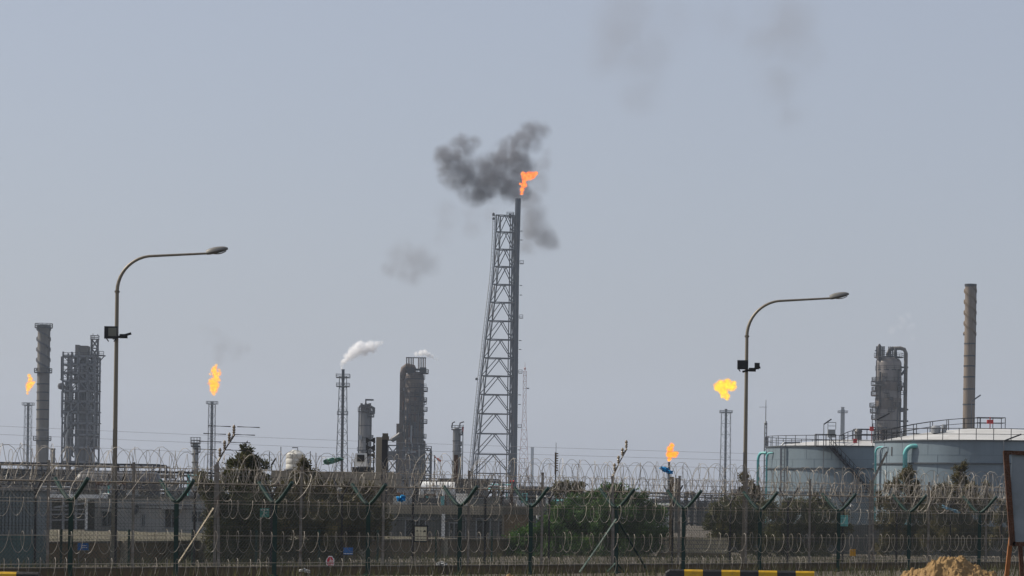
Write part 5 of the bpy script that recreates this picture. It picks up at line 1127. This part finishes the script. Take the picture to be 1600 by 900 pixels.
# stair tower on the top right
b2 = base_at(148,540,d)
def leg(i,z): w = 4.8*s; return Vector((b2.x,d,0))+Vector(((-1,1,1,-1)[i]*w,(-1,-1,1,1)[i]*w,z))
zz1 = zz(148,530,d); m = MB(); lattice(m, leg, [zl[9], zl[8],zl[7],zl[6],zl[5],zl[4],zl[3],zl[2],zl[1],zl[0],(zl[0]+zz1)/2,zz1], .4, .25); m.box(Vector((b2.x,d,zz1)),(13*s,11*s,.25)); m.rail([Vector((b2.x,d,0))+Vector((x*s,y*s,zz1)) for x,y in ((-6,-5),(0,-5),(6,-5),(6,5),(-6,5))],1.2,.16,closed=True); m.tube([(b2.x-3*s,d,zz1),(b2.x-3*s,d,zz1+9*s)],.1,4); m.tube([(b2.x+4*s,d,zz1+8*s),(b2.x+7*s,d,zz1+4*s)],.14,4); m.build('stair_tower', M['steel'], root)
m = MB(); z = zz(155,556,d); a_ = at(140,556,d); m.box(((a_.x+at(165,556,d).x)/2,d-2,z),(25*s,5,.3)); m.rail([(at(x,556,d).x,d-4.5,z) for x in (140,146,152,158,165)],1.3,.16); m.beam((at(153,560,d).x,d-2,z-3),(at(165,556,d).x,d-2,z),.3); m.build('cantilever_platform', M['steel'], root)
for y in (567,580,597,612,645,662): m = MB(); z = zz(155,y,d); m.box((at(155,y,d).x,d-2,z),(7*s,3,.3)); m.rail([(at(x,y,d).x,d-3.5,z) for x in (152,158.5)],1.2,.16); m.build('side_platform', M['steel'], root)
m = MB(); a_ = at(98,604,d); m.lathe([(.01,-1.2),(1.0,-.9),(1.25,0),(1.0,.9),(.01,1.2)], (a_.x,d-3,a_.z), 14); m.tube([(a_.x,d-3,a_.z),(a_.x+2.2,d-3,a_.z)],.9,12); m.build('side_drum', M['steel'], root, True)
rnd = random.Random(4)
for k in range(44):
    x = rnd.uniform(100,150); y0 = rnd.choice(lv[:-3]); y1 = y0+rnd.uniform(14,60); m = MB(); x2 = x+rnd.uniform(-8,8); Yo = d-rnd.uniform(3,5); p, q = at(x,y0,d), at(x,y1,d); m.tube([(p.x,Yo,p.z),(p.x,Yo,q.z),(at(x2,y1,d).x,Yo,q.z-.4)], rnd.uniform(.18,.42), 6); m.build('process_pipe', M[rnd.choice(['steel','steel_pale','steel_dark'])], root, True)
for pts_ in (((113,640),(108,645),(105,652),(105,668)),((112,668),(107,672),(104,680),(104,715)),((133,698),(141,702),(145,712),(146,722)),((113,700),(117,706),(119,718))):
    m = MB(); m.tube([at(x,y,d-6) for x,y in pts_], .4, 7); m.build('bent_pipe', M['steel_pale'], root, True)

# ---- power lines
for i, (ya, yb) in enumerate(((664,702),(677,713),(692,726))):
    d = 560; m = MB(); pts_ = []
    for k in range(41):
        t = k/40; x = -500+2700*t; y = ya+(yb-ya)*((x)/1000.)+ 5*math.sin(math.pi*((x % 1400)/1400)) ; y = ya + (yb-ya)*x/1000. + 4*math.sin(math.pi*max(0,min(1,(x+200)/1400)))
        pts_.append(at(x,y,d))
    m.tube(pts_, .026, 4); tag(m.build('power_cable', M['cable']), ('highest','middle','lowest')[i]+' of the three thin overhead cables crossing the hazy sky', 'cable', 'overhead power cables')

# ================================================================== flames, smoke, steam
def blob_volume(name, label, cat, blobs, d, dens, colr, nscale, namt, thr, kind, mode='smoke', group=None, depth=.9, emis=None, seed=0, vox=None, soft=.35, aniso=0.0, step=1.0):
    """blobs in pixels (x,y,r[,weight]); builds one closed lumpy shell with a procedural density inside"""
    s = d/F; rnd = random.Random(seed); B = []
    for q in blobs:
        p = at(q[0], q[1], d); r = q[2]*s; p.y += rnd.uniform(-.35,.35)*r*depth; B.append((p, r, q[3] if len(q) > 3 else 1.0))
    org = sum((q[0] for q in B), Vector())/len(B)
    bm = bmesh.new()
    for p, r, w in B: bmesh.ops.create_icosphere(bm, subdivisions=3, radius=r*1.08, matrix=Matrix.Translation(p-org))
    me = bpy.data.meshes.new(name); bm.to_mesh(me); bm.free(); o = bpy.data.objects.new(name, me); col.objects.link(o); o.location = org
    md = o.modifiers.new('union', 'REMESH'); md.mode = 'VOXEL'; md.voxel_size = vox or max(.12, min(r for _, r, _ in B)*.22)
    bpy.context.view_layer.update(); me2 = bpy.data.meshes.new_from_object(o.evaluated_get(bpy.context.evaluated_depsgraph_get())); o.modifiers.clear(); o.data = me2; bpy.data.meshes.remove(me)
    m = bpy.data.materials.new(name+'_volume'); m.use_nodes = True; nt = m.node_tree; N = nt.nodes; L = nt.links; N.clear(); out = N.new('ShaderNodeOutputMaterial')
    tc = N.new('ShaderNodeTexCoord'); nz = N.new('ShaderNodeTexNoise'); nz.inputs['Scale'].default_value = nscale; nz.inputs['Detail'].default_value = 3.5; nz.inputs['Roughness'].default_value = .6; L.new(tc.outputs['Object'], nz.inputs['Vector'])
    sub = N.new('ShaderNodeVectorMath'); sub.operation = 'SUBTRACT'; L.new(nz.outputs['Color'], sub.inputs[0]); sub.inputs[1].default_value = (.5,.5,.5)
    scl = N.new('ShaderNodeVectorMath'); scl.operation = 'SCALE'; scl.inputs['Scale'].default_value = namt; L.new(sub.outputs[0], scl.inputs[0])
    add = N.new('ShaderNodeVectorMath'); add.operation = 'ADD'; L.new(tc.outputs['Object'], add.inputs[0]); L.new(scl.outputs[0], add.inputs[1]); prev = None
    for p, r, w in B:
        ds = N.new('ShaderNodeVectorMath'); ds.operation = 'DISTANCE'; L.new(add.outputs[0], ds.inputs[0]); ds.inputs[1].default_value = p-org
        mr = N.new('ShaderNodeMapRange'); mr.interpolation_type = 'SMOOTHSTEP'; mr.inputs['From Min'].default_value = r*1.0; mr.inputs['From Max'].default_value = r*(1-soft-.3); mr.inputs['To Max'].default_value = w; L.new(ds.outputs['Value'], mr.inputs['Value'])
        if prev is None: prev = mr.outputs[0]
        else: mx = N.new('ShaderNodeMath'); mx.operation = 'MAXIMUM'; L.new(prev, mx.inputs[0]); L.new(mr.outputs[0], mx.inputs[1]); prev = mx.outputs[0]
    n2 = N.new('ShaderNodeTexNoise'); n2.inputs['Scale'].default_value = nscale*2.1; n2.inputs['Detail'].default_value = 4; L.new(tc.outputs['Object'], n2.inputs['Vector'])
    m2 = N.new('ShaderNodeMapRange'); m2.inputs['From Min'].default_value = .40; m2.inputs['From Max'].default_value = .58; m2.inputs['To Min'].default_value = thr; m2.inputs['To Max'].default_value = 1.0; L.new(n2.outputs['Fac'], m2.inputs['Value'])
    fm = N.new('ShaderNodeMath'); fm.operation = 'MULTIPLY'; L.new(prev, fm.inputs[0]); L.new(m2.outputs[0], fm.inputs[1])
    dm = N.new('ShaderNodeMath'); dm.operation = 'MULTIPLY'; dm.inputs[1].default_value = dens; L.new(fm.outputs[0], dm.inputs[0])
    if mode == 'smoke':
        pv = N.new('ShaderNodeVolumePrincipled'); pv.inputs['Color'].default_value = tuple(colr)+(1,); pv.inputs['Anisotropy'].default_value = aniso; pv.inputs['Absorption Color'].default_value = (0,0,0,1); L.new(dm.outputs[0], pv.inputs['Density']); L.new(pv.outputs[0], out.inputs['Volume'])
    else:
        ab = N.new('ShaderNodeVolumeAbsorption'); ab.inputs['Color'].default_value = (0,0,0,1); L.new(dm.outputs[0], ab.inputs['Density'])
        cr = N.new('ShaderNodeValToRGB'); els = cr.color_ramp.elements; els[0].position = .0; els[0].color = tuple(emis[0])+(1,); els[1].position = .85; els[1].color = tuple(emis[2])+(1,); e = els.new(.4); e.color = tuple(emis[1])+(1,); n4 = N.new('ShaderNodeTexNoise'); n4.inputs['Scale'].default_value = nscale*1.9; n4.inputs['Detail'].default_value = 3; L.new(tc.outputs['Object'], n4.inputs['Vector']); m4 = N.new('ShaderNodeMapRange'); m4.inputs['From Min'].default_value = .38; m4.inputs['From Max'].default_value = .62; L.new(n4.outputs['Fac'], m4.inputs['Value']); a4 = N.new('ShaderNodeMath'); a4.operation = 'MULTIPLY_ADD'; L.new(m4.outputs[0], a4.inputs[0]); a4.inputs[1].default_value = .75; h4 = N.new('ShaderNodeMath'); h4.operation = 'MULTIPLY'; h4.inputs[1].default_value = .5; L.new(prev, h4.inputs[0]); L.new(h4.outputs[0], a4.inputs[2]); L.new(a4.outputs[0], cr.inputs[0])
        em = N.new('ShaderNodeEmission'); L.new(cr.outputs[0], em.inputs['Color']); es = N.new('ShaderNodeMath'); es.operation = 'MULTIPLY'; es.inputs[1].default_value = 1.5; L.new(dm.outputs[0], es.inputs[0]); L.new(es.outputs[0], em.inputs['Strength'])
        ad = N.new('ShaderNodeAddShader'); L.new(ab.outputs[0], ad.inputs[0]); L.new(em.outputs[0], ad.inputs[1]); L.new(ad.outputs[0], out.inputs['Volume'])
    m.cycles.volume_step_rate = step
    o.data.materials.clear(); o.data.materials.append(m); return tag(o, label, cat, group, kind)
YEL = ((1.0,.09,.0),(1.0,.25,.0),(1.0,.55,.02)); ORG = ((.85,.05,.0),(1.0,.12,.01),(1.0,.30,.05)); YEL2 = ((1.0,.17,.0),(1.0,.40,.0),(1.0,.68,.01))
GF = 'gas flames burning on the flare stacks'
blob_volume('gas_flame', 'orange red flame on top of the tall derrick pipe', 'flame', [(815,302,3.5),(816,296,5),(819,289,6),(819,283,4.5),(821,277,8),(827,275,8.5),(832,274,7),(837,271,4.5),(818,272,5),(813,287,3)], 1110, 3.0, None, .5, 1.3, .35, 'thing', 'flame', GF, emis=ORG, seed=1, step=.6)
blob_volume('gas_flame', 'yellow flame on the slim stack at the far left', 'flame', [(43,614,3),(44,608,5),(46,602,7),(50,599,5.5),(47,593,5.5),(46,587,3.5),(53,597,3.5)], 1500, 1.5, None, .45, 2.4, .3, 'thing', 'flame', GF, emis=YEL, seed=2, step=.6)
blob_volume('gas_flame', 'tall yellow flame above the stack left of the dark trees', 'flame', [(334,615,4),(334,608,8),(335,602,10),(331,596,7),(338,592,7),(337,586,7),(342,584,5),(334,580,6),(336,575,5),(338,571,3.5),(329,594,4),(326,599,3),(343,594,3.5),(328,585,3),(342,578,3)], 1400, 1.5, None, .45, 2.4, .3, 'thing', 'flame', GF, emis=YEL, seed=3, step=.6)
blob_volume('gas_flame', 'round bright yellow flame floating above the stack left of the right lamp', 'flame', [(1135,619,7),(1130,612,9),(1124,605,9),(1134,602,11),(1143,604,9),(1146,600,6),(1126,598,6.5),(1137,596,6.5),(1120,602,6),(1119,608,4),(1149,604,4),(1136,623,4),(1129,619,4)], 1500, 1.5, None, .4, 2.4, .4, 'thing', 'flame', GF, emis=YEL2, seed=4, step=.6)
blob_volume('gas_flame', 'small orange flame on the short pipe right of centre', 'flame', [(1046,717,5),(1047,710,8),(1054,710,6.5),(1058,708,4),(1047,702,7),(1050,696,5)], 700, 4, None, .9, .8, .35, 'thing', 'flame', GF, emis=((1.0,.07,.0),(1.0,.16,.0),(1.0,.42,.02)), seed=5, step=.6)
SM = 'dark smoke drifting from the flares'
blob_volume('smoke_cloud', 'dense dark grey smoke cloud left of the derrick flame', 'smoke', [(724,228,26,.8),(710,238,24,.9),(756,262,26,.8),(742,222,16,.7),(703,250,30),(702,272,22),(724,272,38),(744,294,34),(770,282,38),(765,304,22),(798,242,34),(778,258,30),(812,224,28,.85),(830,208,28,.6),(844,205,20,.5),(812,256,32),(795,294,30),(815,302,22),(806,280,28),(836,228,18,.4)], 1125, .30, (.25,.245,.262), .12, 9, .26, 'stuff', group=SM, seed=1, soft=.35, step=.8)
blob_volume('smoke_trail', 'thinner grey smoke trailing down right of the derrick pipe', 'smoke', [(826,312,28,.85),(836,335,26,.75),(838,358,32,.8),(850,372,29,1),(864,378,18,.7),(826,385,22,.5),(840,285,26,.65),(846,258,22,.45),(853,238,14,.3)], 1135, .20, (.32,.315,.33), .07, 8, .35, 'stuff', group=SM, seed=2, soft=.5)
blob_volume('smoke_patch', 'faint detached grey smoke patch below left of the dense cloud', 'smoke', [(628,400,32),(645,415,34),(660,404,28),(612,418,22),(676,410,22),(648,432,20),(700,340,34,.45),(735,345,36,.45),(760,335,30,.4),(690,370,26,.3)], 1200, .085, (.38,.375,.39), .06, 12, .15, 'stuff', group=SM, seed=3, soft=.55)
blob_volume('smoke_wisp', 'faint grey wisp above the flame left of the dark trees', 'smoke', [(332,528,22),(350,540,24),(370,546,20),(348,556,16),(318,520,16),(384,545,14)], 1400, .05, (.40,.40,.41), .06, 12, .1, 'stuff', group=SM, seed=4, soft=.55)
blob_volume('smoke_haze_patch', 'broad faint smoke veil high at the upper right', 'smoke', [(975,35,75),(1010,85,70),(1010,130,58),(950,75,55),(1045,45,58),(1130,30,55,.5),(1235,35,78),(1255,85,60),(1220,130,55),(1190,60,58),(1240,170,40)], 1300, .021, (.40,.40,.42), .025, 30, .2, 'stuff', group=SM, seed=5, soft=.6)
WS = 'white steam plumes'
blob_volume('steam_plume', 'white steam plume blowing right from the dark lattice stack', 'steam', [(534,575,3),(535,570,4.5),(538,564,7),(543,558,9),(551,552,11),(559,546,13),(561,539,9),(569,545,13),(578,542,11),(584,545,8),(588,539,7,.7),(595,536,5,.5)], 1000, 1.5, (.99,.99,.995), .34, 2.4, .25, 'stuff', group=WS, seed=6, soft=.35, step=.8)
blob_volume('steam_plume', 'small white steam puff above the comb of vents', 'steam', [(650,553,5,.5),(658,552,6),(664,551,6),(669,554,5.5),(675,557,4.5,.6),(682,561,4,.35)], 905, 2.0, (.99,.99,.99), .4, 1.0, .6, 'stuff', group=WS, seed=7, soft=.4)
blob_volume('steam_wisp', 'barely visible white wisp above the stout domed column', 'steam', [(1396,518,10),(1408,505,12),(1418,492,9),(1424,510,10,.8),(1427,525,8,.6)], 910, .10, (.97,.97,.98), .12, 7, .1, 'stuff', group=WS, seed=8, soft=.55)

# ================================================================== haze, world, sun, camera
m = MB(); m.box((0, 2560, 104), (5200, 5400, 210)); hz = m.build('haze', None if False else bpy.data.materials.new('pale_dusty_air')); tag(hz, 'pale dusty haze filling the air over the plant', kind='stuff')
hm = hz.data.materials[0]; hm.use_nodes = True; nt = hm.node_tree; nt.nodes.clear(); out = nt.nodes.new('ShaderNodeOutputMaterial'); pv = nt.nodes.new('ShaderNodeVolumePrincipled')
pv.inputs['Density'].default_value = 0.000105; pv.inputs['Color'].default_value = (.74,.85,1.0,1); pv.inputs['Anisotropy'].default_value = .1; nt.links.new(pv.outputs[0], out.inputs['Volume'])

AZ, EL = R(105), R(42)          # sun: to the left, a little behind the plant
sdir = Vector((-math.sin(AZ)*math.cos(EL), -math.cos(AZ)*math.cos(EL), math.sin(EL)))
sun = bpy.data.lights.new('sun', 'SUN'); sun.energy = 5.0; sun.angle = R(.53); sun.color = (1,.93,.82)
so = bpy.data.objects.new('sun', sun); col.objects.link(so); so.rotation_euler = (-sdir).to_track_quat('-Z','Y').to_euler(); so.location = (0,0,300)
w = bpy.data.worlds.new('World'); scene.world = w; w.use_nodes = True; nt = w.node_tree; bg = nt.nodes['Background']
sky = nt.nodes.new('ShaderNodeTexSky'); sky.sky_type = 'NISHITA'; sky.sun_disc = False; sky.sun_elevation = EL; sky.sun_rotation = math.atan2(sdir.x, sdir.y); sky.air_density = 1.0; sky.dust_density = 3.0; sky.ozone_density = 2.0
mx = nt.nodes.new('ShaderNodeMix'); mx.data_type = 'RGBA'; mx.inputs[0].default_value = .55; nt.links.new(sky.outputs[0], mx.inputs[6]); mx.inputs[7].default_value = (4.95,5.2,6.15,1)
nt.links.new(mx.outputs[2], bg.inputs['Color']); bg.inputs['Strength'].default_value = .1

cam = bpy.data.cameras.new('camera'); cam.sensor_width = 36; cam.lens = 36*F/1600; cam.shift_y = (HY-450)/1600; cam.clip_start = 1; cam.clip_end = 20000
co = bpy.data.objects.new('camera', cam); col.objects.link(co); co.location = (0,0,H); co.matrix_world = Matrix.Translation((0,0,H)) @ Matrix.Rotation(R(90),4,'X') @ Matrix.Rotation(ROLL,4,'Z'); scene.camera = co
scene.view_settings.view_transform = 'Standard'; scene.view_settings.look = 'None'; scene.view_settings.exposure = 0; scene.view_settings.gamma = 1
scene.cycles.use_denoising = True; scene.cycles.volume_bounces = 6; scene.cycles.max_bounces = 6; scene.cycles.transparent_max_bounces = 8
scene.cycles.sample_clamp_indirect = 6; scene.cycles.filter_width = 1.5
for o in scene.objects:
    if '_w' in o: del o['_w']
